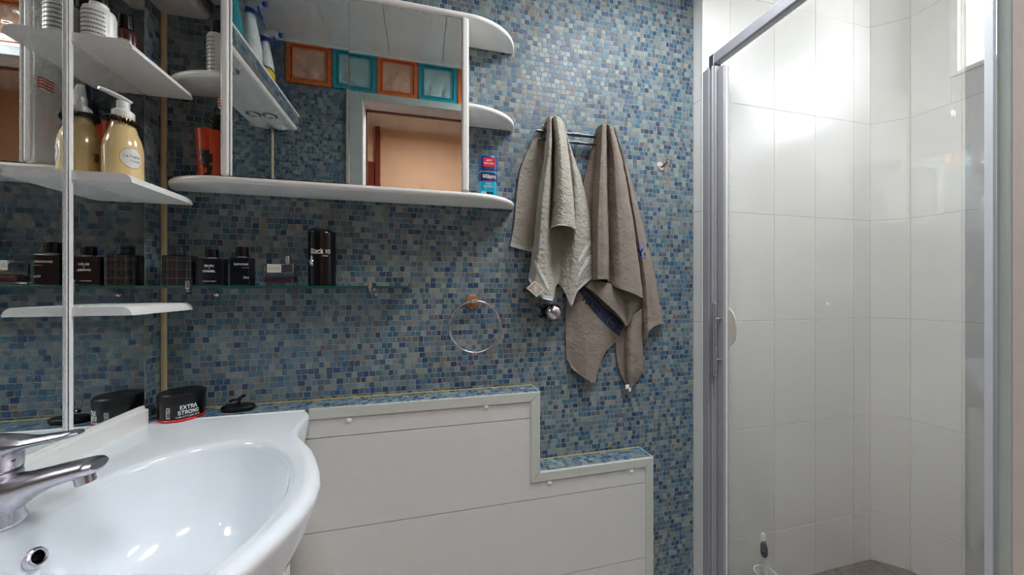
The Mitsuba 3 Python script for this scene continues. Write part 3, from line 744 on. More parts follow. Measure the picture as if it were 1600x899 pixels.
def oval_label(r, ang, zc, wa, hz, m, name, th, parent, rim=0.0):
    n = 40; rows = []
    for k in (0.0, 0.35, 0.7, 1.0):
        t = np.linspace(0, 2 * PI, n, endpoint=False)
        a = ang + wa * k * np.cos(t); z = zc + hz * k * np.sin(t)
        rows.append(np.column_stack([sx + (r + th) * np.cos(a), sy + (r + th) * np.sin(a), z]))
    v = np.vstack(rows); f = []
    for i in range(3):
        for q in range(n):
            q2 = (q + 1) % n
            f += [[i * n + q, (i + 1) * n + q, (i + 1) * n + q2], [i * n + q, (i + 1) * n + q2, i * n + q2]]
    return obj(name, trimesh.Trimesh(v, f, process=False), m, parent, smooth=False)
ol = oval_label(PR, la, SH2 + .044, 0.62, 0.0205, 'label_rim', 'oval_label', 0.0003, pbt)
oval_label(PR, la, SH2 + .044, 0.575, 0.0188, 'label_white', 'label_face', 0.0006, ol)
obj('lettering', cat(text_round('La Petite', .0048, sx, sy, SH2 + .045, PR + .0006, la, width=.024, depth=.0003), text_round('Olive', .0040, sx, sy, SH2 + .037, PR + .0006, la + .15, width=.014, depth=.0003)), 'print_grey', ol, smooth=False)
bars = []
rng = np.random.default_rng(4)
z = 0.0
while z < 0.017:
    h = rng.uniform(.0005, .0017); bars.append(patch_round(sx, sy, PR, PI - .05, PI + .28, SH2 + .034 + z, SH2 + .034 + z + h, .0003, 6)); z += h + rng.uniform(.0005, .001)
obj('barcode', cat(*bars), 'print_black', pbt, smooth=False, label='barcode on the back')
ht = []
for i in range(620):
    a = i / 620 * 2 * PI; b = a * 26
    ht.append((sx + (0.0218 + .0042 * math.cos(b)) * math.cos(a), sy + (0.0218 + .0042 * math.cos(b)) * math.sin(a) , SH2 + .1205 + (.0042 * math.sin(b) - .004 * math.cos(a))))
tag(obj('hair_tie', tube(ht, 0.0016, 6, closed=True), 'black_gloss', smooth=True), 'black spiral hair tie round the neck of the yellow pump bottle', 'hair tie')

jx, jy = -0.590, 0.870
jb = thing('labelled_jar', 'white labelled bottle with a dark top on the topmost mirror shelf', 'bottle')
obj('body', lathe([(0.0001, 0), (0.021, 0), (0.023, 0.002), (0.023, 0.050), (0.021, 0.058), (0.013, 0.064), (0.013, 0.070), (0.0001, 0.070)], jx, jy - .03, SH1), 'white_plastic', jb)
obj('dropper_cap', lathe([(0.0001, 0.070), (0.014, 0.070), (0.0145, 0.071), (0.0135, 0.098), (0.008, 0.104), (0.007, 0.125), (0.0001, 0.127)], jx, jy - .03, SH1), 'black_gloss', jb)
text_block(jx, jy - .03, SH1 + .046, .0232, -PI / 2 + .1, 6, 1.7, .008, 'print_grey', jb)
rb = thing('dark_bottle', 'dark red brown bottle behind the white bottle on the topmost mirror shelf', 'bottle')
obj('body', lathe([(0.0001, 0), (0.0175, 0), (0.019, 0.002), (0.019, 0.045), (0.017, 0.053), (0.009, 0.058), (0.0001, 0.058)], -0.580, 0.887, SH1), 'dark_red_glass', rb)
obj('cap', lathe([(0.0001, 0.058), (0.0115, 0.058), (0.012, 0.059), (0.011, 0.085), (0.0001, 0.087)], -0.580, 0.887, SH1), 'black_gloss', rb)
text_block(-0.580, 0.887, SH1 + .03, .0192, -PI / 2 + .2, 2, 1.3, .007, 'label_rim', rb)

# ------------------------------------------------------------------ spray bottles on the pelmet (mirrored in the cabinet)
mat('spray_white', col(226, 230, 228), 0.3); mat('spray_blue', col(22, 62, 150), 0.3); mat('spray_yellow', col(226, 186, 30), 0.4); mat('spray_teal', col(40, 140, 150), 0.3); mat('spray_green', col(70, 96, 48), 0.4)
def sprayer(x, y, h, w, d, bodym, label, headm, ang, stripe=None):
    z = pz + 0.058
    s = thing('spray_bottle', label, 'spray bottle', 'spray bottles on the pelmet')
    obj('body', stack(x, y, [(w * .9, d * .9, 0), (w, d, .006), (w, d, h * .45), (w * .86, d * .92, h * .60), (w * .62, d * .8, h * .80), (w * .42, d * .6, h * .95), (.013, .013, h)], z, 2.4), bodym, s, smooth=40)
    obj('neck_ring', lathe([(0.0001, 0), (.0155, 0), (.0165, .002), (.015, .017), (.0001, .018)], x, y, z + h), headm, s)
    hdr = np.array([math.cos(ang), math.sin(ang), 0]); o = np.array([x, y, z + h + .018])
    obj('spray_head', cat(tube([o - hdr * .022 + [0, 0, .012], o + [0, 0, .016], o + hdr * .034 + [0, 0, .018], o + hdr * .048 + [0, 0, .016]], 0, 12, squash=[(.007, .006), (.012, .014), (.011, .012), (.009, .009)]), tube([o, o + [0, 0, .02]], .012, 14)), 'spray_white', s)
    obj('nozzle', tube([o + hdr * .046 + [0, 0, .016], o + hdr * .060 + [0, 0, .0155]], .0085, 14), headm, s)
    obj('trigger', tube(smooth_path([o + hdr * .030 + [0, 0, .008], o + hdr * .034 + [0, 0, -.012], o + hdr * .046 + [0, 0, -.036]], 10), 0, 10, squash=[(.006, .004)] * 10), headm, s)
    if stripe:
        obj('label', stack(x, y, [(w + .0002, d + .0002, h * .20), (w + .0007, d + .0007, h * .205), (w + .0007, d + .0007, h * .40), (w + .0002, d + .0002, h * .405)], z, 2.4), stripe, s, smooth=40)
        obj('label_band', stack(x, y, [(w * .98, d * .98, h * .405), (w + .0006, d + .0006, h * .41), (w + .0006, d + .0006, h * .448), (w * .98, d * .98, h * .452)], z, 2.4), 'spray_green', s, smooth=40)
    return s
sprayer(-0.586, 0.485, 0.215, 0.033, 0.040, 'spray_white', 'large white spray bottle with a blue neck on the pelmet, middle one', 'spray_blue', 0.3)
sprayer(-0.580, 0.375, 0.190, 0.028, 0.036, 'spray_white', 'white spray bottle with a yellow label and blue trigger on the pelmet', 'spray_blue', 0.1, 'spray_yellow')
sprayer(-0.590, 0.605, 0.215, 0.028, 0.034, 'spray_teal', 'teal spray bottle with a dark blue trigger on the pelmet', 'spray_blue', 0.5)
# ------------------------------------------------------------------ glass shelf with perfumes
GZ = 0.004                       # top of the glass
gs = thing('glass_shelf', 'long clear glass shelf on chrome clips below the cabinet, with the perfume bottles', 'shelf')
obj('pane', rbox(L + 0.006, -0.033, 0.968, D - 0.002, GZ - 0.006, GZ, 0.0012), 'glass', gs, smooth=30)
mat('glass_edge', col(26, 74, 68), 0.12)
obj('front_edge', rbox(L + 0.006, -0.033, 0.9668, 0.9682, GZ - 0.006, GZ, 0.0006), 'glass_edge', gs, label='dark green front edge of the glass')
for x in (-0.515, -0.128):
    c = obj('clip', cat(rbox(x - .004, x + .004, 0.958, 0.972, GZ - .007, GZ + .012, .0015), rbox(x - .005, x + .005, 0.962, 0.985, GZ + .0002, GZ + .004, .0015), rbox(x - .003, x + .003, 0.960, 0.972, GZ - .014, GZ - .0062, .001)), 'chrome', gs, label='chrome clip')
    obj('bracket', cat(tube(smooth_path([(x, 1.048, GZ - .0075), (x, 1.060, GZ - .011), (x, D - .006, GZ - .018), (x, D - .002, GZ - .024)], 12), .0032, 10), orient(lathe([(.0001, .004), (.006, .0035), (.0075, 0), (.0001, 0)], n=18), (x, D - .0005, GZ - .022), (0, -1, 0))), 'chrome', c)

def plaid(p, n, uv):
    # checked print: dark grey with paler crossing stripes
    a = (p.x + p.y * 0.6) * 1000
    z = p.z * 1000
    def lines(q, period, at, w):
        m = q - dr.floor(q / period) * period
        return dr.select(dr.abs(m - at) < w, 1.0, 0.0)
    k = 0.16 * lines(a, 19, 5, 2.6) + 0.4 * lines(a, 19, 5, .5) + 0.4 * lines(a, 19, 13.5, .4) + 0.16 * lines(z, 21, 8, 2.6) + 0.4 * lines(z, 21, 8, .5) + 0.35 * lines(z, 21, 15, .4)
    return mi.Color3f(0.008, 0.009, 0.011) + mi.Color3f(0.07, 0.075, 0.085) * k
mat('plaid', proc(plaid), 0.15)
def square_bottle(name, label, cx, cy, w, d, h, cap_r, cap_h, m, capm, rz=0.0, group=None):
    b = thing(name, label, 'perfume')
    obj('body', rbox(cx - w / 2, cx + w / 2, cy - d / 2, cy + d / 2, GZ, GZ + h, .0035, True), m, b, smooth=30)
    obj('neck', lathe([(.0001, 0), (cap_r * .8, 0), (cap_r * .8, .003), (.0001, .003)], cx, cy, GZ + h, 28), 'silver_print', b)
    obj('cap', lathe([(.0001, .0025), (cap_r * .97, .0025), (cap_r, .0035), (cap_r, cap_h - .001), (cap_r * .95, cap_h), (.0001, cap_h)], cx, cy, GZ + h, 36), capm, b)
    return b
pf = thing('plaid_perfume', 'dark checked perfume bottle nearest the corner on the glass shelf', 'perfume')
obj('body', stack(-0.563, 1.022, [(.0285, .018, 0), (.030, .0195, .002), (.030, .0195, .070), (.0285, .018, .0715)], GZ, 5), 'plaid', pf, smooth=40)
obj('cap', lathe([(.0001, .0715), (.0125, .0715), (.0145, .073), (.0145, .091), (.0135, .092), (.0001, .092)], -0.566, 1.022, GZ, 36), 'plaid', pf)
mat('perfume_black', col(17, 14, 22), 0.1)
b2 = square_bottle('black_perfume', 'square black perfume bottle with white lettering, second from the corner on the glass shelf', -0.4975, 1.022, .058, .026, .0665, .0125, .0225, 'perfume_black', 'black_gloss')
obj('lettering', cat(text_flat('BLEU', .0048, (-.4975, 1.009, GZ + .046), bold=True, width=.019), text_flat('DE', .0022, (-.4975, 1.009, GZ + .041)), text_flat('CHANEL', .0048, (-.4975, 1.009, GZ + .033), bold=True, width=.026)), 'white_print', b2, smooth=False)
obj('printed_line', box(-.511, -.484, 1.0086, 1.009, GZ + .0105, GZ + .0114), 'white_print', b2, smooth=False)
b3 = square_bottle('black_perfume', 'narrow black perfume bottle with a tall cap, third from the corner on the shelf', -0.4335, 1.022, .044, .032, .070, .0132, .0265, 'perfume_black', 'black_gloss')
obj('lettering', cat(text_flat('SAUVAGE', .0048, (-.430, 1.006, GZ + .0505), bold=True, width=.031), text_flat('Dior', .0055, (-.4185, 1.006, GZ + .018), width=.012)), 'silver_print', b3, smooth=False)
obj('printed_line', box(-.428, -.412, 1.0056, 1.006, GZ + .0445, GZ + .0452), 'silver_print', b3, smooth=False)
# clear bottle
mat('perfume_mauve', col(96, 66, 74), 0.1, spec_trans=0.0)
ax, ay = -0.349, 1.02
b4 = thing('clear_perfume', 'clear perfume bottle with a silver plate and a little mauve liquid on the glass shelf', 'perfume')
obj('body', rbox(ax - .036, ax + .036, ay - .016, ay + .016, GZ + .0002, GZ + .056, .004, True), 'bottle_glass', b4, smooth=30)
scene['bottle_inside'] = {'type': 'dielectric', 'int_ior': 1.0, 'ext_ior': 1.5}
obj('inside', rbox(ax - .0325, ax + .0325, ay - .0125, ay + .0125, GZ + .022, GZ + .052, .003), 'bottle_inside', b4, smooth=30)
obj('liquid', rbox(ax - .032, ax + .032, ay - .012, ay + .012, GZ + .008, GZ + .0215, .002), 'perfume_mauve', b4)
obj('silver_plate', rbox(ax - .024, ax + .034, ay - .0175, ay - .0162, GZ + .033, GZ + .054, .0005), 'silver_print', b4)
obj('dark_end', box(ax + .008, ax + .0335, ay - .0181, ay - .0174, GZ + .0335, GZ + .0535), 'steel_dark', b4, smooth=False)
obj('engraving', text_flat('ALLURE', .005, (ax - .008, ay - .0175, GZ + .041), width=.024, depth=.0003), 'aluminium', b4, smooth=False)
obj('spray_cap', lathe([(.0001, .056), (.0058, .056), (.0062, .057), (.0062, .0755), (.0055, .0765), (.0001, .0765)], ax + .017, ay, GZ, 28), 'satin_chrome', b4)
# black canister
kx, ky = -0.253, 1.022
b5 = thing('black_canister', 'tall black perfume canister with gothic lettering and a small skull, last on the glass shelf', 'perfume')
prof = [(0.0001, 0), (.031, 0), (.0325, .0015), (.0325, .135), (.0305, .142), (.024, .1465), (.0001, .149)]
m = lathe(prof, 0, 0, 0, 56); v = np.array(m.vertices); top_ = v[:, 2] > .13; v[top_, 2] += (v[top_, 0] * -0.10); m = trimesh.Trimesh(v + [kx, ky, GZ], m.faces, process=False)
obj('body', m, 'black_gloss', b5, smooth=40)
obj('lettering', cat(text_round('Black', .0125, kx, ky, GZ + .082, .0327, -PI / 2 - .16, bold=True, width=.031, depth=.0004), text_round('XS', .010, kx, ky, GZ + .083, .0327, -PI / 2 + .62, width=.012, depth=.0003), text_round("L'EXCES", .0035, kx, ky, GZ + .075, .0327, -PI / 2 + .42, width=.013, depth=.0003)), 'silver_print', b5, smooth=False)
sk = math.radians(-90 - 32); ex, ez = kx + .0325 * math.cos(sk), GZ + .062; ey = ky + .0325 * math.sin(sk); od = np.array([math.cos(sk), math.sin(sk), 0]); sd = np.array([-od[1], od[0], 0])
def blob(a, b, c, r, sq=(1, 1, 1)):
    m = trimesh.creation.icosphere(subdivisions=2, radius=r); m.apply_scale(sq); m.apply_translation(np.array([ex, ey, ez]) + od * a + sd * b + np.array([0, 0, c])); return m
obj('skull_emblem', cat(blob(.0005, 0, 0, .0062), blob(.001, 0, -.006, .004, (1, 1, .9)), blob(.0005, 0, .0085, .003), tube([np.array([ex, ey, ez + .006]) + od * .001, np.array([ex, ey, ez + .015]) + od * .001], .0022, 8), blob(0, .003, -.0095, .0018), blob(0, -.003, -.0095, .0018)), 'satin_chrome', b5)
obj('skull_eyes', cat(blob(.0056, .0024, .0004, .0014), blob(.0056, -.0024, .0004, .0014)), 'black_matte', b5)

# ------------------------------------------------------------------ fittings on the mosaic wall
rg = P(738.5, 471, D)
tr_ = thing('towel_ring', 'chrome towel ring on a rusty round rosette, empty', 'towel ring')
ro = obj('rosette', orient(lathe([(.0001, .006), (.016, .006), (.0205, .004), (.022, 0), (.0001, 0)], n=36), (rg[0], D - .0006, rg[2]), (0, -1, 0)), 'copper_rust', tr_, label='rust stained copper coloured rosette')
obj('rim', orient(lathe([(.020, .004), (.0215, .0055), (.0228, .004), (.0228, 0), (.020, 0), (.020, .004)], n=36), (rg[0], D - .0006, rg[2]), (0, -1, 0)), 'chrome', ro)
obj('holder', cat(orient(lathe([(.0001, .030), (.006, .030), (.0065, .028), (.006, .005), (.0001, .005)], n=20), (rg[0], D, rg[2] + .001), (0, -1, 0)), tube([(rg[0] - .009, D - .031, rg[2] + .0015), (rg[0] + .009, D - .031, rg[2] + .0015)], .0068, 14)), 'chrome', tr_)
rc = np.array([rg[0] + .004, D - .031, rg[2] + .0015 - .076]); ang = np.linspace(0, 2 * PI, 72, endpoint=False)
obj('ring', tube(np.column_stack([rc[0] + .076 * np.cos(ang), np.full(72, rc[1]) + .004 * np.sin(ang), rc[2] + .076 * np.sin(ang)]), .0032, 12, closed=True, up=(0, 1, 0)), 'chrome', tr_, smooth=True)

vq = P(866, 488, D - .045)
vv = thing('chrome_valve', 'round chrome cap on a dark pronged holder, below the towels', 'fitting')
obj('cap', orient(lathe([(.0001, .016), (.008, .0152), (.017, .011), (.024, .003), (.0265, -.006), (.026, -.012), (.022, -.018), (.0001, -.018)], n=40), vq, (-.08, -1, .02)), 'chrome', vv)
obj('holder', cat(orient(lathe([(.0001, .032), (.020, .032), (.023, .028), (.024, 0), (.0001, 0)], n=32), (vq[0] - .003, D - .0006, vq[2]), (0, -1, 0)), *[tube([(vq[0], D - .020, vq[2] + s), (vq[0] - .022, D - .022, vq[2] + s), (vq[0] - .040, D - .030, vq[2] + s)], .0045, 10) for s in (.014, -.014)]), 'black_gloss', vv)

hq = P(1033, 261, D)
hk = thing('broken_hook', 'small chrome wall hook reduced to a bare screw peg, between the towels and the shower', 'hook')
obj('plate', orient(lathe([(.0001, .004), (.013, .004), (.016, .002), (.0165, 0), (.0001, 0)], n=32), (hq[0], D - .0006, hq[2]), (0, -1, 0)), 'chrome', hk)
obj('peg', tube([(hq[0] + .001, D - .004, hq[2]), (hq[0] + .002, D - .018, hq[2] + .004), (hq[0] + .003, D - .034, hq[2] + .008)], [.0045, .0038, .0034], 12), 'copper_rust', hk)

rk = thing('towel_rack', 'dark steel towel rack with two thin bars behind the towels', 'towel rack')
def bar(p0, p1, dd, r):
    a, b = P(*p0, D - dd), P(*p1, D - dd)
    return tube([a, b], r, 14)
obj('bar', bar((838, 204), (950, 216), .034, .0055), 'steel_dark', rk)
obj('bar', bar((842, 217), (946, 228), .030, .0045), 'steel_dark', rk)
a, b = P(904, 211, D - .034), P(904, 223, D - .03)
obj('sleeve', cat(tube([P(893, 209.5, D - .034), P(905, 210.8, D - .034)], .0072, 14), tube([P(893, 222, D - .03), P(905, 223.3, D - .03)], .006, 14)), 'steel_dark', rk)
for px, py in ((846, 208), (944, 217)):
    q = P(px, py, D - .02)
    obj('wall_mount', cat(orient(lathe([(.0001, .003), (.016, .003), (.018, 0), (.0001, 0)], n=28), (q[0], D - .0006, q[2]), (0, -1, 0)), tube([(q[0], D - .003, q[2]), (q[0], D - .036, q[2])], .006, 12)), 'steel_dark', rk)
for px, py in ((862, 190), (943, 199)):
    q0, q1 = P(px, py + 19, D - .034), P(px, py + 6, D - .036)
    obj('peg', tube([q0, (q0 + q1) / 2, q1], [.005, .005, .006], 12), 'steel_dark', rk)

# ------------------------------------------------------------------ towels
from scipy.interpolate import PchipInterpolator, CubicSpline
def sheet(cols, nr=110, ns=130, seed=0, amp=0.0006, thick=0.0036, dshift=0.0):
    """cloth from columns of (pixel x, pixel y, distance from the wall in cm), each from top to hem"""
    pts = []
    R = np.linspace(0, 1, nr)
    for c in cols:
        w = []
        for px, py, d in c:
            d = max(0.9, 4.2 + (d - 4) * 2.0)
            w.append(P(px, py, D - d / 100 - dshift))
        w = np.array(w)
        s = np.concatenate([[0], np.cumsum(np.linalg.norm(np.diff(w, axis=0), axis=1))]); s /= s[-1]
        pts.append(PchipInterpolator(s, w)(R))
    pts = np.array(pts)                              # columns x rows x 3
    k = np.linspace(0, 1, len(cols)); S = np.linspace(0, 1, ns)
    g = PchipInterpolator(k, pts, axis=0)(S)
    # a little smoothing across the folds
    for _ in range(3):
        g[1:-1] = 0.25 * g[:-2] + 0.5 * g[1:-1] + 0.25 * g[2:]
    du = np.gradient(g, axis=0); dv = np.gradient(g, axis=1)
    n = np.cross(du, dv); n /= np.linalg.norm(n, axis=2, keepdims=True) + 1e-12
    if n[..., 1].mean() > 0: n = -n
    q = g.reshape(-1, 3)
    nz = (meshkit.noise(q * 260, seed) - .5 + .7 * (meshkit.noise(q * 130, seed + 3) - .5)).reshape(ns, nr, 1)
    front = g + n * (nz * amp * 2)
    low = (meshkit.fbm(q * 28, 2, seed + 9) - .5).reshape(ns, nr, 1)
    front = front + n * low * 0.004
    back = front - n * thick
    return front, back, n
def sheet_mesh(fb):
    front, back, n = fb
    ns, nr, _ = front.shape
    v = np.vstack([front.reshape(-1, 3), back.reshape(-1, 3)])
    v[:, 1] = np.minimum(v[:, 1], D - 0.0012)
    idx = np.arange(ns * nr).reshape(ns, nr); o = ns * nr
    a, b, c, d = idx[:-1, :-1].ravel(), idx[1:, :-1].ravel(), idx[1:, 1:].ravel(), idx[:-1, 1:].ravel()
    f = [np.column_stack([a, b, c]), np.column_stack([a, c, d]), np.column_stack([a + o, c + o, b + o]), np.column_stack([a + o, d + o, c + o])]
    edge = np.concatenate([idx[:, 0], idx[-1, 1:], idx[-2::-1, -1], idx[0, -2:0:-1]]); e2 = np.roll(edge, -1)
    f += [np.column_stack([edge, edge + o, e2 + o]), np.column_stack([edge, e2 + o, e2])]
    m = trimesh.Trimesh(v, np.vstack(f), process=False)
    return m
def fix(m):
    # faces outwards: towards the room on the front
    return m
def on_sheet(fb, spots, off=0.0012):
    """points of the cloth under pixels, lifted a little off it"""
    from scipy.interpolate import LinearNDInterpolator
    fr = fb[0].reshape(-1, 3); nn = fb[2].reshape(-1, 3)
    d = fr[:, 0] * SN + fr[:, 1] * CS
    px = np.column_stack([800 + F * (fr[:, 0] * CS - fr[:, 1] * SN) / d, 449.5 - F * fr[:, 2] / d])
    I = LinearNDInterpolator(px, fr[:, 1])
    y = I(np.asarray(spots, float)); y = np.where(np.isnan(y), np.nanmedian(y), y)
    return np.array([P(a, b, yy - off) for (a, b), yy in zip(spots, y)])
def band(fb, line0, line1, n=40, m=6, off=0.0012, th=0.0010):
    """strip of weave on the cloth between two pixel lines"""
    def res(l):
        l = np.asarray(l, float); s = np.concatenate([[0], np.cumsum(np.linalg.norm(np.diff(l, axis=0), axis=1))]); return np.column_stack([np.interp(np.linspace(0, s[-1], n), s, l[:, i]) for i in (0, 1)])
    a, b = res(line0), res(line1)
    g = np.array([a * (1 - t) + b * t for t in np.linspace(0, 1, m)])
    w = on_sheet(fb, g.reshape(-1, 2), off).reshape(m, n, 3)
    back = w + np.array([0, th, 0])
    v = np.vstack([w.reshape(-1, 3), back.reshape(-1, 3)])
    idx = np.arange(m * n).reshape(m, n); o = m * n
    A_, B_, C_, D_ = idx[:-1, :-1].ravel(), idx[1:, :-1].ravel(), idx[1:, 1:].ravel(), idx[:-1, 1:].ravel()
    f = [np.column_stack([A_, B_, C_]), np.column_stack([A_, C_, D_])]
    edge = np.concatenate([idx[:, 0], idx[-1, 1:], idx[-2::-1, -1], idx[0, -2:0:-1]]); e2 = np.roll(edge, -1)
    f += [np.column_stack([edge, edge + o, e2 + o]), np.column_stack([edge, e2 + o, e2])]
    return trimesh.Trimesh(v, np.vstack(f), process=False), w
def text_on(fb, s, origin, xdir, h, off=0.0022, bold=True, flip=1):
    """lettering woven into the cloth: origin and direction in pixels"""
    m = meshkit.text_mesh(s, h, 0.5, bold).subdivide_to_size(4.0)
    v = np.array(m.vertices); x = np.asarray(xdir, float); x /= np.linalg.norm(x); y = np.array([x[1], -x[0]]) * flip
    sp = np.asarray(origin, float) + v[:, :1] * x + v[:, 1:2] * y
    w = on_sheet(fb, sp, off)
    w[:, 1] -= np.where(v[:, 2] > 0.25, 0.0005, 0.0)
    return trimesh.Trimesh(w, m.faces, process=False)

A1 = [
 [(850, 189, 3.2), (831, 222, 2.9), (811, 277, 2.5), (803, 353, 2.2), (797, 384, 2.0)],
 [(852, 186, 3.8), (838, 224, 3.0), (819, 285, 2.2), (811, 352, 1.9), (806, 387, 1.8)],
 [(854, 185, 4.0), (845, 227, 2.5), (830, 292, 1.8), (822, 350, 1.5), (819, 390, 1.5)],
 [(856, 184, 4.0), (850, 232, 2.4), (839, 300, 1.7), (833, 360, 1.4), (833, 393, 1.4)],
 [(856.5, 184, 4.6), (851.5, 236, 3.1), (841, 306, 2.6), (835, 372, 2.5), (830, 425, 2.8)],
 [(857, 183, 5.2), (852, 239, 5.0), (842, 308, 4.8), (835, 377, 4.8), (826, 434, 4.6)],
 [(859, 182, 5.9), (856, 239, 6.4), (848, 308, 6.5), (843, 380, 6.4), (836, 453, 5.8)],
 [(861, 182, 6.0), (860, 239, 6.6), (855, 308, 6.6), (851, 380, 6.3), (850, 466, 5.6)],
 [(862, 182, 5.8), (862, 239, 5.4), (860, 308, 5.2), (858, 376, 4.9), (864, 469, 4.4)],
 [(864, 182, 5.4), (865, 239, 3.4), (863, 308, 2.8), (862, 376, 2.5), (868, 448, 3.0)],
 [(868, 182, 5.2), (873, 239, 2.8), (873, 308, 2.2), (868, 390, 2.0), (871, 444, 2.6)],
 [(872, 183, 5.2), (881, 239, 2.8), (884, 308, 2.4), (876, 400, 2.4), (874, 445, 2.8)],
 [(876, 185, 5.0), (887, 239, 3.4), (893, 308, 3.4), (889, 380, 3.6), (880, 452, 4.0)],
 [(878, 187, 4.9), (890, 239, 4.0), (899, 308, 4.4), (898, 385, 4.8), (887, 468, 4.8)],
 [(879, 189, 4.7), (892, 239, 4.2), (904, 308, 4.6), (908, 385, 5.0), (893, 479, 5.2)],
 [(880, 190, 4.5), (893.5, 239, 3.9), (908, 305, 4.2), (916, 375, 4.7), (904, 452, 4.8)],
 [(881, 193, 4.1), (894.5, 240, 3.4), (911, 300, 3.6), (922, 365, 4.0), (920, 437, 4.2)],
 [(882, 196, 3.5), (895.5, 242, 2.6), (914, 300, 2.5), (928, 366, 2.7), (940, 425, 3.0)],
 [(881, 196, 3.0), (893, 242, 1.3), (910, 300, 0.9), (921, 365, 0.9), (931, 418, 1.1)],
]
B1 = [
 [(862, 186, 5.0), (865, 239, 3.6), (864, 290, 3.6), (859, 357, 4.2)],
 [(863, 184, 5.8), (867, 239, 5.2), (866, 295, 5.3), (861, 355, 5.6)],
 [(866, 182, 6.5), (871, 239, 6.8), (871, 300, 7.0), (868, 353, 7.2)],
 [(870, 182, 6.8), (877, 239, 7.4), (880, 300, 7.8), (878, 352, 8.0)],
 [(875, 184, 6.3), (884, 239, 7.0), (889, 300, 7.5), (890, 354, 7.8)],
 [(879, 190, 5.2), (888, 239, 5.4), (895, 300, 5.8), (899, 360, 6.2)],
 [(879, 192, 4.4), (888, 240, 3.6), (893, 305, 3.8), (897, 366, 4.2)],
]
t1 = thing('bath_towel', 'light grey terry towel with a care tag and woven border stripes, left on the rack', 'towel', 'grey towels on the rack')
s1 = sheet(A1, 320, 320, 1, .0011); s1b = sheet(B1, 220, 150, 2, .0011)
obj('cloth', sheet_mesh(s1), 'terry_a', t1, smooth=True)
obj('front_fold', sheet_mesh(s1b), 'terry_a', t1, smooth=True)
mat('weave_light', col(196, 196, 190), 0.8); mat('hem_grey', col(176, 182, 182), 0.8)
obj('hem_piping', tube(on_sheet(s1b, [(860, 356), (864, 354), (870, 352.4), (878, 351.8), (886, 352.6), (892, 355), (898, 359)], .002), .0016, 8), 'weave_light', t1)
for (y0, y1, y2, y3) in ((366, 373, 379, 391), (390, 396, 401, 413)):
    bm, _ = band(s1, [(904, y3 + 14), (912, y3), (920, y2 - 1), (928 + (y0 - 366) * .25, y1 - 5)], [(903, y3 + 22), (913, y3 + 8), (922, y2 + 7), (930 + (y0 - 366) * .25, y1 + 3)])
    obj('border_stripe', bm, 'weave_light', t1, smooth=True, label='smooth woven border stripe')
bm, _ = band(s1, [(836, 404), (842, 416), (850, 430), (858, 447)], [(834, 410), (840, 423), (848, 438), (857, 456)]); obj('border_stripe', bm, 'weave_light', t1, smooth=True)
bm, _ = band(s1, [(893.5, 473), (899, 456), (910, 442), (922, 432), (939, 422)], [(893, 479.5), (902, 456), (912, 446.5), (924, 436.5), (940.5, 427)]); obj('hem', bm, 'hem_grey', t1, smooth=True, label='smooth pale hem')
bm, _ = band(s1, [(826.5, 432), (836, 448), (848, 461), (863, 464)], [(826.5, 438), (836, 455), (849, 468), (864, 470)]); obj('hem', bm, 'hem_grey', t1, smooth=True)
bm, _ = band(s1, [(798, 379), (808, 382), (820, 385), (832, 388)], [(797.5, 385), (807, 388), (819, 391), (832, 394)]); obj('hem', bm, 'hem_grey', t1, smooth=True)
mat('tag_beige', col(196, 184, 168), 0.7)
tq = [P(835.5, 438.5, D - .094), P(851, 452.5, D - .094), P(838.5, 464.5, D - .098), P(822.5, 450.5, D - .092)]
def slab(q, th):
    q = np.array(q); n = np.cross(q[1] - q[0], q[3] - q[0]); n /= np.linalg.norm(n)
    v = np.vstack([q, q + n * th]); f = [[0, 1, 2], [0, 2, 3], [4, 6, 5], [4, 7, 6]]
    for i in range(4):
        j = (i + 1) % 4; f += [[i, i + 4, j + 4], [i, j + 4, j]]
    return trimesh.Trimesh(v, f, process=False)
ct = obj('care_tag', slab(tq, .0008), 'tag_beige', t1, smooth=False, label='beige care tag')
rows = []
for r_ in range(6):
    for c0, c1 in ((.1, .32), (.36, .52), (.56, .9)):
        a = (r_ + 1) / 7.5
        f_ = lambda s, t: np.array(tq[0]) * (1 - s) * (1 - t) + np.array(tq[1]) * s * (1 - t) + np.array(tq[2]) * s * t + np.array(tq[3]) * (1 - s) * t - np.array([0, .0012, 0])
        rows.append(slab([f_(c0, a), f_(c1, a), f_(c1, a + .05), f_(c0, a + .05)], .0003))
obj('fine_print', cat(*rows), 'print_grey', ct, smooth=False)

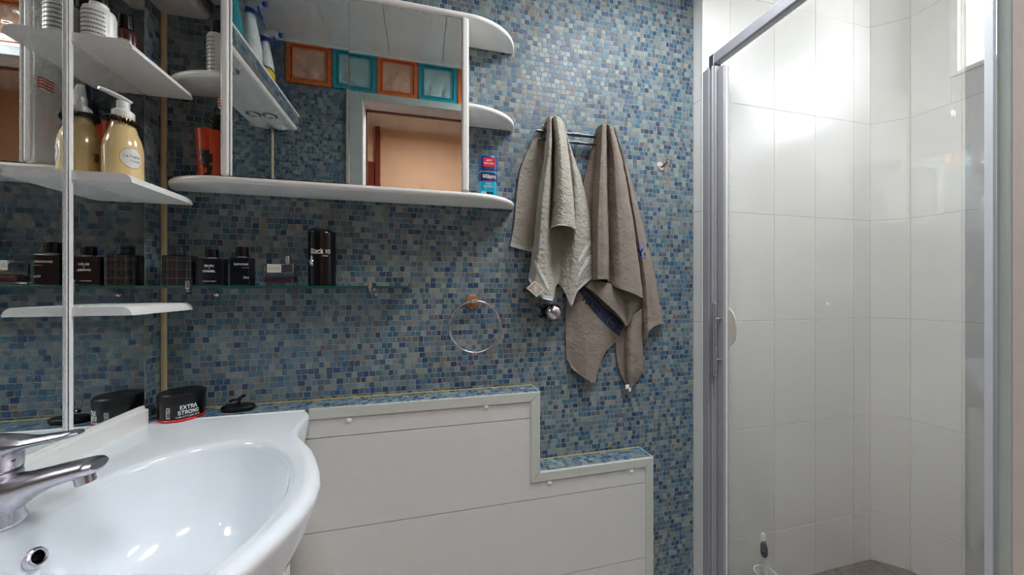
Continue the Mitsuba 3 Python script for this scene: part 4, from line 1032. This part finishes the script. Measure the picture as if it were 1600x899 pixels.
A2 = [
 [(931, 203, 3.2), (919, 253, 2.5), (911, 288, 2.2), (905, 350, 2.0), (908, 440, 2.0)],
 [(934, 199, 4.2), (926, 253, 3.2), (921, 300, 3.0), (916, 360, 2.9), (915, 440, 3.0)],
 [(936, 197, 4.7), (931, 245, 3.3), (926, 300, 3.1), (922, 360, 3.0), (921, 439, 3.1)],
 [(938, 196, 5.2), (935, 240, 4.6), (930, 300, 4.5), (927, 360, 4.5), (926, 438, 4.5)],
 [(941, 194, 5.9), (939, 240, 6.0), (936, 300, 6.1), (934, 360, 6.1), (934, 437, 6.0)],
 [(944, 194, 6.0), (943.5, 240, 6.1), (942, 300, 6.2), (942, 360, 6.2), (943, 437, 6.0)],
 [(946, 194, 5.8), (947, 240, 5.2), (947, 300, 5.1), (949, 370, 5.2), (949.5, 437, 5.0)],
 [(948, 194, 5.5), (949, 240, 3.5), (949, 300, 3.1), (951, 370, 3.2), (952, 444, 3.5)],
 [(950, 195, 5.6), (953, 240, 4.2), (955, 300, 4.1), (958, 370, 4.4), (960, 448, 4.9)],
 [(952, 195, 5.7), (958, 240, 5.1), (963, 300, 5.2), (968, 378, 5.5), (972, 453, 5.8)],
 [(954, 197, 5.6), (963, 240, 5.3), (970, 300, 5.4), (978, 378, 5.6), (984, 457, 6.0)],
 [(956, 198, 5.3), (966, 240, 5.0), (977, 300, 5.0), (987, 370, 5.2), (996, 462, 5.6)],
 [(958, 199, 4.8), (969, 240, 4.1), (981, 300, 4.1), (992, 370, 4.3), (1004, 466, 4.6)],
 [(959, 200, 4.3), (970, 240, 3.0), (982, 300, 2.7), (993, 370, 2.7), (1003, 458, 2.9)],
]
C2 = [
 [(956, 201, 3.4), (966, 240, 2.3), (978, 300, 2.0), (989, 370, 2.0), (1000, 450, 2.0), (1003, 530, 2.1)],
 [(958, 200, 3.9), (969, 240, 3.3), (981, 300, 3.3), (992, 370, 3.4), (1003, 450, 3.5), (1007, 532, 3.5)],
 [(959.5, 200, 4.1), (972, 240, 3.8), (985, 300, 4.0), (997, 370, 4.2), (1010, 450, 4.4), (1013, 522, 4.3)],
 [(961, 202, 3.8), (974, 243, 3.6), (989, 304, 3.8), (1003, 372, 4.0), (1016, 444, 4.3), (1022, 511, 4.3)],
 [(961.5, 204, 3.4), (975.5, 247, 3.0), (992, 310, 3.1), (1008, 376, 3.3), (1021, 440, 3.5), (1030, 507, 3.6)],
 [(962, 206, 2.9), (976.5, 250, 2.2), (994.5, 315, 2.1), (1012, 380, 2.2), (1025, 440, 2.4), (1036.5, 506, 2.5)],
 [(961, 206, 2.2), (973, 250, 1.1), (989, 315, .9), (1005, 378, .9), (1016, 440, .9), (1027, 500, 1.0)],
]
L1_ = [
 [(899, 428, 1.0), (884, 478, 1.4), (884, 525, 1.5), (885, 561, 1.6)],
 [(906, 430, 1.8), (893, 490, 2.4), (892, 535, 2.6), (893, 574, 2.6)],
 [(914, 430, 2.2), (905, 500, 3.1), (904, 545, 3.2), (905, 586, 3.2)],
 [(926, 434, 2.4), (919, 505, 3.5), (917, 550, 3.7), (917, 594, 3.7)],
 [(936, 436, 2.4), (932, 510, 3.6), (930, 555, 3.7), (928, 600, 3.7)],
 [(946, 440, 2.3), (944, 505, 3.4), (940, 545, 3.4), (935, 578, 3.4)],
 [(958, 445, 2.1), (957, 500, 2.9), (951, 530, 2.9), (944, 555, 2.9)],
 [(972, 448, 1.8), (968, 500, 2.2), (963, 520, 2.2), (957, 540, 2.2)],
 [(985, 450, 1.4), (980, 500, 1.5), (975, 512, 1.5), (969, 526, 1.5)],
]
M2 = [
 [(914, 440, 3.2), (913, 443, 3.5), (913, 446, 3.7)],
 [(926, 439, 3.8), (927, 448, 4.1), (928, 457, 4.2)],
 [(940, 440, 4.1), (942, 456, 4.5), (944, 472, 4.6)],
 [(955, 444, 4.2), (958, 464, 4.6), (960, 486, 4.7)],
 [(967, 446, 4.1), (970, 474, 4.4), (972, 500, 4.5)],
 [(974, 448, 3.8), (976, 480, 3.5), (979, 510, 3.6)],
 [(984, 452, 4.0), (984, 478, 4.0), (984, 504, 3.8)],
 [(995, 458, 3.7), (994, 474, 3.5), (993, 490, 3.3)],
 [(1004, 463, 3.0), (1004, 470, 2.7), (1004, 479, 2.6)],
]
N2 = [
 [(974, 494, 1.2), (962, 535, 1.5), (964, 562, 1.9), (978, 598, 2.6)],
 [(978, 494, 1.5), (968, 538, 1.5), (970, 568, 1.7), (980, 602, 2.5)],
 [(981, 496, 2.2), (975, 540, 2.0), (976, 574, 2.2), (982, 606, 2.7)],
 [(984, 496, 3.2), (980, 540, 3.4), (980, 576, 3.4), (984, 608, 3.1)],
 [(990, 492, 3.8), (987, 540, 4.0), (987, 576, 3.9), (986, 608, 3.2)],
 [(996, 488, 3.7), (995, 540, 3.9), (996, 576, 3.7), (990, 603, 3.0)],
 [(1002, 484, 3.2), (1001, 536, 3.4), (1003, 574, 3.1), (995, 597, 2.7)],
 [(1005, 480, 2.5), (1004, 534, 2.6), (1006, 578, 2.4), (999, 591, 2.2)],
]
t2 = thing('bath_towel', 'darker brownish grey towel with navy lettered bands, right on the rack', 'towel', 'grey towels on the rack')
s2, s2c, s2l, s2m, s2n = sheet(A2, 280, 220, 11, .0007), sheet(C2, 300, 130, 12, .0007), sheet(L1_, 200, 170, 13, .0007), sheet(M2, 90, 150, 14, .0007), sheet(N2, 150, 120, 15, .0007)
obj('cloth', sheet_mesh(s2), 'terry_b', t2, smooth=True)
obj('side_fold', sheet_mesh(s2c), 'terry_b', t2, smooth=True)
obj('lower_corner', sheet_mesh(s2l), 'terry_b', t2, smooth=True)
obj('turned_corner', sheet_mesh(s2m), 'terry_b', t2, smooth=True)
obj('hanging_end', sheet_mesh(s2n), 'terry_b', t2, smooth=True)
mat('band_navy', col(44, 54, 84), 0.8); mat('band_blue', col(104, 112, 150), 0.8); mat('weave_black', col(22, 22, 30), 0.8); mat('emblem_tan', col(104, 104, 104), 0.7); mat('hem_taupe', col(136, 128, 120), 0.85)
bm, _ = band(s2l, [(902, 441), (914, 449), (927, 462), (944, 480), (960, 493), (976, 507)], [(897, 448), (908, 459), (918, 474), (927, 487), (947, 508), (968, 526)], 70, 10)
nb = obj('navy_band', bm, 'band_navy', t2, smooth=True, label='navy woven band')
obj('lettering', cat(text_on(s2l, 'OLYM', (939.5, 485), (-30, -29), 8.5, flip=1)), 'weave_black', nb, smooth=False, label='black woven lettering')
eq = [(956.5 + 7.5 * math.cos(t), 504 + 8 * math.sin(t)) for t in np.linspace(0, 2 * PI, 30, endpoint=False)]
obj('emblem', tube(on_sheet(s2l, eq, .0024), .0011, 8, closed=True), 'emblem_tan', nb, label='round emblem')
obj('emblem_bar', cat(tube(on_sheet(s2l, [(951, 500), (956, 504), (962, 507)], .0024), .0012, 8), tube(on_sheet(s2l, [(957, 503), (957, 511)], .0024), .0012, 8)), 'emblem_tan', nb)
bm, _ = band(s2c, [(993, 385), (1000, 382), (1007, 380), (1012.5, 379)], [(997.5, 405.5), (1004, 404), (1010, 403), (1016, 402.5)], 30, 8)
nb2 = obj('blue_band', bm, 'band_blue', t2, smooth=True, label='paler blue woven band at the right edge')
obj('lettering', cat(text_on(s2c, 'YJ', (996.2, 400.5), (1, -.10), 10.5, flip=1)), 'weave_black', nb2, smooth=False)
obj('hem', cat(*[band(s2l, a_, b_, 40, 4, .0014)[0] for a_, b_ in (([(886, 556), (893, 570), (904, 581), (916, 590), (927, 595)], [(886, 561), (893, 574.5), (904, 586), (916, 594.5), (927, 600)]),)]), 'hem_taupe', t2, smooth=True)
bm, _ = band(s2c, [(1009, 507), (1018, 504), (1027, 501.5), (1035, 500)], [(1014, 518), (1021, 511.5), (1029, 507.5), (1036, 506)], 30, 4); obj('hem', bm, 'hem_taupe', t2, smooth=True)
lq = P(981, 603, D - .032)
obj('corner_tag', cat(rbox(lq[0] - .010, lq[0] + .004, lq[1] - .003, lq[1], lq[2] - .010, lq[2] + .004, .0014), rbox(lq[0] + .003, lq[0] + .011, lq[1] - .002, lq[1] + .001, lq[2] - .020, lq[2] - .008, .0014)), 'white_plastic', t2, label='small white loop at the lowest corner')
# ------------------------------------------------------------------ washbasin
RZ = Z0                         # deck height
SC = np.array([-0.385, 0.597])
half = [(L, 1.0037), (-0.30, 1.0037), (-0.283, 1.0), (-0.273, 0.986), (-0.269, 0.962), (-0.268, 0.925), (-0.267, 0.890), (-0.263, 0.862), (-0.252, 0.838), (-0.232, 0.808), (-0.208, 0.768), (-0.189, 0.725), (-0.172, 0.68), (-0.161, 0.64), (-0.157, 0.597)]
outer = half + [(x, max(1.194 - y, 0.2)) for x, y in half[::-1][1:]]
bowl_half = [(-0.520, 0.597), (-0.520, 0.66), (-0.515, 0.715), (-0.500, 0.762), (-0.470, 0.807), (-0.425, 0.836), (-0.366, 0.8465), (-0.316, 0.825), (-0.262, 0.772), (-0.232, 0.7225), (-0.212, 0.670), (-0.205, 0.625), (-0.204, 0.597)]
bowl = bowl_half + [(x, 1.194 - y) for x, y in bowl_half[::-1][1:-1]]
NA = 240
AN = np.linspace(-PI, PI, NA, endpoint=False)
def polar(poly):
    p = np.array(Polygon(poly).exterior.segmentize(0.002).coords)[:-1] - SC
    a = np.arctan2(p[:, 1], p[:, 0]); r = np.hypot(p[:, 0], p[:, 1]); i = np.argsort(a)
    return np.interp(AN, a[i], r[i], period=2 * PI)
def soften(r, n):
    for _ in range(n): r = 0.25 * np.roll(r, 1) + 0.5 * r + 0.25 * np.roll(r, -1)
    return r
ro_, rb_ = polar(outer), soften(polar(bowl), 12)
wallside = np.clip((SC[0] + ro_ * np.cos(AN) - (L + 0.05)) / 0.08, 0, 1)       # keep the wall edge upright
front = ro_ * 1.0
def ring_(r, z): return np.column_stack([SC[0] + r * np.cos(AN), SC[1] + r * np.sin(AN), np.full(NA, z) if np.isscalar(z) else z])
deck_dip = 0.004
rings = [ring_(ro_ * (1 - 0.62 * wallside), RZ - .20), ring_(ro_ * (1 - 0.50 * wallside), RZ - .185), ring_(ro_ - 0.072 * wallside, RZ - .150), ring_(ro_ - .036 * wallside, RZ - .105), ring_(ro_ - .017 * wallside, RZ - .064), ring_(ro_ - .008 * wallside, RZ - .040), ring_(ro_ - .002 * wallside, RZ - .022),
         ring_(ro_, RZ - .014), ring_(ro_ - .0016 * wallside, RZ - .0075), ring_(ro_ - .006 * wallside, RZ - .0025), ring_(ro_ - .012 * wallside, RZ - .0005), ring_(ro_ - .018 * wallside, RZ)]
inner_edge = rb_ + .012
for k in (0.33, 0.66): rings.append(ring_((ro_ - .018 * wallside) * (1 - k) + inner_edge * k, RZ - deck_dip * k))
rings += [ring_(rb_ + .012, RZ - .005), ring_(rb_ + .005, RZ - .0065), ring_(rb_, RZ - .011), ring_(rb_ - .005, RZ - .020)]
for k, dz in ((.05, .045), (.10, .072), (.17, .096), (.27, .114), (.40, .126), (.56, .133), (.74, .137), (.92, .140)):
    rs = rb_ * (1 - k) + 0.03 * k
    rings.append(ring_(rs, RZ - dz * 1.32))
v = np.vstack(rings + [[[SC[0], SC[1], RZ - .20]], [[SC[0], SC[1], RZ - .186]]]); f = []
q = np.arange(NA); q2 = (q + 1) % NA
for i in range(len(rings) - 1):
    f += [np.column_stack([i * NA + q, i * NA + q2, (i + 1) * NA + q2]), np.column_stack([i * NA + q, (i + 1) * NA + q2, (i + 1) * NA + q])]
k = len(rings)
f += [np.column_stack([np.full(NA, k * NA), q2, q]), np.column_stack([np.full(NA, k * NA + 1), (k - 1) * NA + q, (k - 1) * NA + q2])]
wbn = thing('washbasin', 'white ceramic washbasin with a curved front and a wide deck, under the mirror', 'washbasin')
basin_raw = trimesh.Trimesh(v, np.vstack(f), process=False)
obj('upstand', cat(rbox(L + .0002, -0.604, 0.2, 0.990, RZ - .004, -0.2755, .003), rbox(L + .0002, -0.611, 0.2, 0.990, -0.279, -0.2690, .003)), 'white_plastic', wbn, label='white joint strip along the mirror foot')
obj('sealant', tube([(L + .025, 1.0012, RZ - .0042), (-0.45, 1.0012, RZ - .0042), (-0.288, 1.0012, RZ - .0042)], .0045, 10), 'white_plastic', wbn, label='white sealant bead at the ledge')
oc = np.array([-0.5095, 0.628, RZ - .058]); on = np.array([0.93, -0.06, 0.36]); on /= np.linalg.norm(on)
import manifold3d as m3
def to_man(m): return m3.Manifold(m3.Mesh(np.asarray(m.vertices, np.float32), np.asarray(m.faces, np.uint32)))
bore = orient(trimesh.creation.cylinder(radius=.0082, height=.075, sections=28), oc - on * .0275, on)
cut = to_man(basin_raw) - to_man(bore)
obj('basin', cut if cut.num_tri() > 1000 else basin_raw, 'ceramic', wbn, smooth=50)
obj('overflow_ring', orient(lathe([(.0074, -.055), (.0080, -.055), (.0080, -.003), (.0135, -.003), (.0135, -.001), (.0125, .0025), (.0105, .0034), (.0085, .0028), (.0074, .001), (.0074, -.055)], n=36), oc, on), 'chrome', wbn, label='chrome overflow ring')
obj('drain', lathe([(.0001, .006), (.014, .005), (.019, .003), (.022, .0022), (.030, .0016), (.031, 0), (.0001, -.001)], SC[0], SC[1], RZ - .1850, 36), 'chrome', wbn)

# ------------------------------------------------------------------ faucet
fa = thing('basin_faucet', 'chrome single lever mixer tap on the deck of the washbasin', 'faucet')
fx, fy_ = -0.549, 0.620
bz_ = RZ - .0035
obj('body', lathe([(.0001, 0), (.0285, 0), (.0295, .003), (.0275, .009), (.0255, .022), (.0250, .042), (.0262, .056), (.0265, .066), (.0250, .070), (.0001, .071)], fx, fy_, bz_, 48), 'satin_chrome', fa, smooth=40)
sp_ = smooth_path([(fx - .006, fy_, bz_ + .036), (fx + .022, fy_, bz_ + .043), (fx + .060, fy_, bz_ + .056), (fx + .092, fy_, bz_ + .064), (fx + .114, fy_, bz_ + .069)], 30)
sq = [(0.0240 - .0035 * t, float(np.interp(t, [0, .12, .25, .4, .6, 1], [.0345, .0310, .0245, .0175, .0135, .0110]))) for t in np.linspace(0, 1, 28)] + [(0.0190, 0.0100), (0.015, 0.006)]
obj('spout', tube(sp_, 0, 28, squash=sq), 'satin_chrome', fa, smooth=45)
obj('aerator', orient(lathe([(.0001, .015), (.0095, .015), (.0105, .014), (.0105, 0), (.0001, 0)], n=28), (fx + .096, fy_, bz_ + .058), (.22, 0, -1)), 'chrome', fa)
obj('collar', lathe([(.0001, .0), (.0255, .0), (.0262, .0012), (.0255, .0024), (.0001, .0024)], fx, fy_, bz_ + .0708, 40), 'steel_dark', fa)
lp = smooth_path([(fx - .030, fy_, bz_ + .094), (fx - .004, fy_, bz_ + .100), (fx + .032, fy_, bz_ + .1055), (fx + .064, fy_, bz_ + .110), (fx + .094, fy_, bz_ + .1145)], 30)
ls = []
for t in np.linspace(0, 1, 30):
    w = np.interp(t, [0, .06, .3, .5, .85, .96, 1], [.017, .0255, .0255, .019, .0135, .0110, .006]); hgt = np.interp(t, [0, .06, .28, .42, .58, .95, 1], [.011, .0165, .0185, .0135, .0062, .0042, .002]); ls.append((w, hgt))
lev = obj('lever', tube(lp, 0, 28, squash=ls), 'satin_chrome', fa, smooth=45)
obj('lever_base', lathe([(.0001, .0732), (.0256, .0732), (.0266, .076), (.0268, .094), (.024, .104), (.0001, .108)], fx, fy_, bz_, 44), 'satin_chrome', lev, smooth=40)
obj('marker', orient(lathe([(.0001, .001), (.0028, .0007), (.0034, 0), (.0001, 0)], n=16), (fx + .0255, fy_ - .004, bz_ + .086), (1, -.15, .1)), 'steel_dark', lev)

# ------------------------------------------------------------------ vanity cabinet
va = thing('vanity_cabinet', 'white vanity cabinet under the washbasin, only its door edges showing', 'cabinet')
obj('carcass', rbox(L + .001, -0.335, 0.205, 0.975, FLOOR + .08, RZ - .203, .002), 'white_lacquer', va)
obj('plinth', box(L + .001, -0.36, 0.22, 0.96, FLOOR, FLOOR + .08), 'white_board', va, smooth=False)
for i, (a, b) in enumerate(((0.594, 0.966), (0.208, 0.590))):
    dd_ = obj('door', rbox(-0.3345, -0.318, a, b, FLOOR + .085, RZ - .205, .004), 'white_lacquer', va)
    obj('raised_panel', rbox(-0.319, -0.313, a + .05, b - .05, FLOOR + .135, RZ - .255, .005), 'white_lacquer', dd_)
    kb = a + .03 if i == 0 else b - .03
    obj('knob', orient(lathe([(.0001, .022), (.008, .021), (.011, .016), (.009, .010), (.005, .006), (.0055, 0), (.0001, 0)], n=24), (-0.318, kb, -0.62), (1, 0, 0)), 'chrome', dd_)
obj('side_stile', rbox(-0.345, -0.317, 0.967, 0.990, FLOOR, RZ - .203, .003), 'white_lacquer', va)

# ------------------------------------------------------------------ things at the back of the washbasin
gj_ = thing('hair_wax_jar', 'round black hair wax jar with a red base rim in the corner behind the washbasin', 'jar')
gx, gy, gr = -0.557, 1.018, 0.0425
GB = RZ + .0002
obj('body', lathe([(.0001, .0045), (gr - .003, .0045), (gr, .008), (gr, .041), (.0001, .041)], gx, gy, GB, 56), 'black_gloss', gj_, smooth=40)
obj('base_rim', lathe([(.0001, 0), (gr - .004, 0), (gr - .001, .0015), (gr + .0004, .004), (gr - .001, .0058), (.0001, .0058)], gx, gy, GB, 56), 'print_red', gj_, smooth=40, label='red base rim')
obj('lid', lathe([(.0001, .041), (gr + .0008, .041), (gr + .0014, .043), (gr + .0014, .060), (gr - .002, .0635), (.0001, .0640)], gx, gy, GB, 56), 'black_matte', gj_, smooth=40)
ja = math.atan2(-gy, -gx) + .28
obj('lettering', cat(text_round('EXTRA', .0088, gx, gy, GB + .0285, gr + .0002, ja, bold=True, width=.031), text_round('STRONG', .0088, gx, gy, GB + .0165, gr + .0002, ja, bold=True, width=.0385), text_round('HAIR STYLING WAX', .0036, gx, gy, GB + .0095, gr + .0002, ja - .02, width=.044)), 'white_print', gj_, smooth=False, label='white lettering')
obj('upright_lettering', text_round('XTRIX', .0075, gx, gy, GB + .022, gr + .0002, ja - .78, width=.026, vertical=True), 'white_print', gj_, smooth=False)
nb_ = thing('nail_brush', 'flat black oval brush with a small curved handle on the mosaic ledge', 'brush')
nx, ny = -0.450, 1.040
t = np.linspace(0, 2 * PI, 60)
obj('base', loft_board(Polygon(np.column_stack([nx + .037 * np.cos(t), ny + .022 * np.sin(t)])), Z0, Z0 + .014, .006), 'black_matte', nb_, smooth=50)
obj('handle', tube(smooth_path([(nx + .002, ny, Z0 + .010), (nx, ny, Z0 + .022), (nx + .004, ny, Z0 + .030), (nx + .014, ny, Z0 + .036)], 14), 0, 10, squash=[(.008 - .004 * k / 13, .004) for k in range(14)]), 'black_gloss', nb_)
obj('side_lip', tube(smooth_path([(nx - .001, ny, Z0 + .022), (nx - .012, ny, Z0 + .026), (nx - .018, ny, Z0 + .023)], 8), 0, 8, squash=[(.005, .003)] * 8), 'black_gloss', nb_)

# ------------------------------------------------------------------ shower door
XD = 0.965
sd_ = thing('shower_door', 'glass shower door with an aluminium frame and a chrome bar handle', 'shower door')
RT = 0.757
obj('wall_channel', cat(rbox(XE - .002, XE + .030, 1.006, 1.0345, SHF - .02, RT - .01, .002), rbox(XE + .004, XE + .026, .984, 1.008, SHF - .02, RT - .012, .004), tube([(XE + .003, .995, SHF - .02), (XE + .003, .995, RT - .012)], .0042, 12)), 'aluminium', sd_)
st = obj('stile', rbox(XD - .011, XD + .011, .955, .980, SHF, RT - .028, .002), 'aluminium', sd_)
obj('gasket', rbox(XD - .003, XD + .003, .951, .9555, SHF, RT - .03, .0015), 'white_plastic', st)
obj('top_rail', rbox(XD - .014, XD + .016, YW + .002, 1.000, RT - .006, RT + .034, .007), 'aluminium', sd_)
obj('corner_block', rbox(XD - .017, XD + .014, .990, 1.010, RT - .016, RT + .030, .002), 'steel_dark', sd_)
obj('bottom_rail', rbox(XD - .014, XD + .016, YW + .002, 1.03, SHF - .02, SHF + .004, .003), 'aluminium', sd_)
def sheet_pane(x, y0, y1, z0, z1):
    return np.array([[x, y0, z0], [x, y1, z0], [x, y1, z1], [x, y0, z1]]), np.array([[0, 1, 2], [0, 2, 3]])
obj('door_pane', sheet_pane(XD, .405, .953, SHF + .004, RT - .026), 'clear_pane', sd_, smooth=False, label='clear sliding pane')
obj('fixed_pane', sheet_pane(XD + .009, YW + .01, .4315, SHF + .004, RT - .004), 'tinted_pane', sd_, smooth=False, label='greyer overlapping fixed pane')
obj('edge_profile', rbox(XD - .004, XD + .004, .3925, .4035, SHF + .004, RT - .026, .0015), 'aluminium_bright', sd_)
hx = XD - .036
ha = obj('handle', cat(tube([(hx, .966, -0.288), (hx, .966, -0.286), (hx, .966, -0.052), (hx, .966, -0.050)], [.0055, .0065, .0065, .0055], 18)), 'satin_chrome', sd_, label='chrome bar handle')
for z in (-0.102, -0.236):
    obj('mount', tube([(hx, .966, z), (XD - .010, .966, z)], .0045, 14), 'satin_chrome', ha)
t = np.linspace(-PI / 2, PI / 2, 24)
obj('inside_pull', extrude_yz(Polygon(np.column_stack([.958 - .034 * np.cos(t), -0.131 + .062 * np.sin(t)])), XD + .006, XD + .012), 'pull_cream', sd_, smooth=False, label='half round inside pull')

# ------------------------------------------------------------------ brush standing in the shower
sq_ = thing('shower_brush', 'white handled brush with a dark grip in a white holder on the shower floor', 'brush')
qx, qy = 1.135, 0.972
obj('holder', lathe([(.0001, 0), (.030, 0), (.033, .003), (.034, .112), (.035, .115), (.032, .115), (.031, .006), (.0001, .006)], qx + .012, qy, SHF + .0004, 40), 'white_plastic', sq_)
obj('stick', tube(smooth_path([(qx + .008, qy, SHF + .02), (qx + .002, qy, SHF + .17), (qx, qy, SHF + .23), (qx + .003, qy, SHF + .252)], 18), [.008] * 16 + [.0085, .006], 16), 'white_plastic', sq_)
obj('grip', tube(smooth_path([(qx + .001, qy - .004, SHF + .174), (qx - .003, qy - .008, SHF + .187), (qx - .0035, qy - .007, SHF + .215), (qx - .001, qy - .004, SHF + .232)], 14), [.003, .006, .008, .0095, .0105, .011, .011, .011, .0105, .010, .009, .0075, .006, .003], 16), 'steel_dark', sq_, label='dark grip')
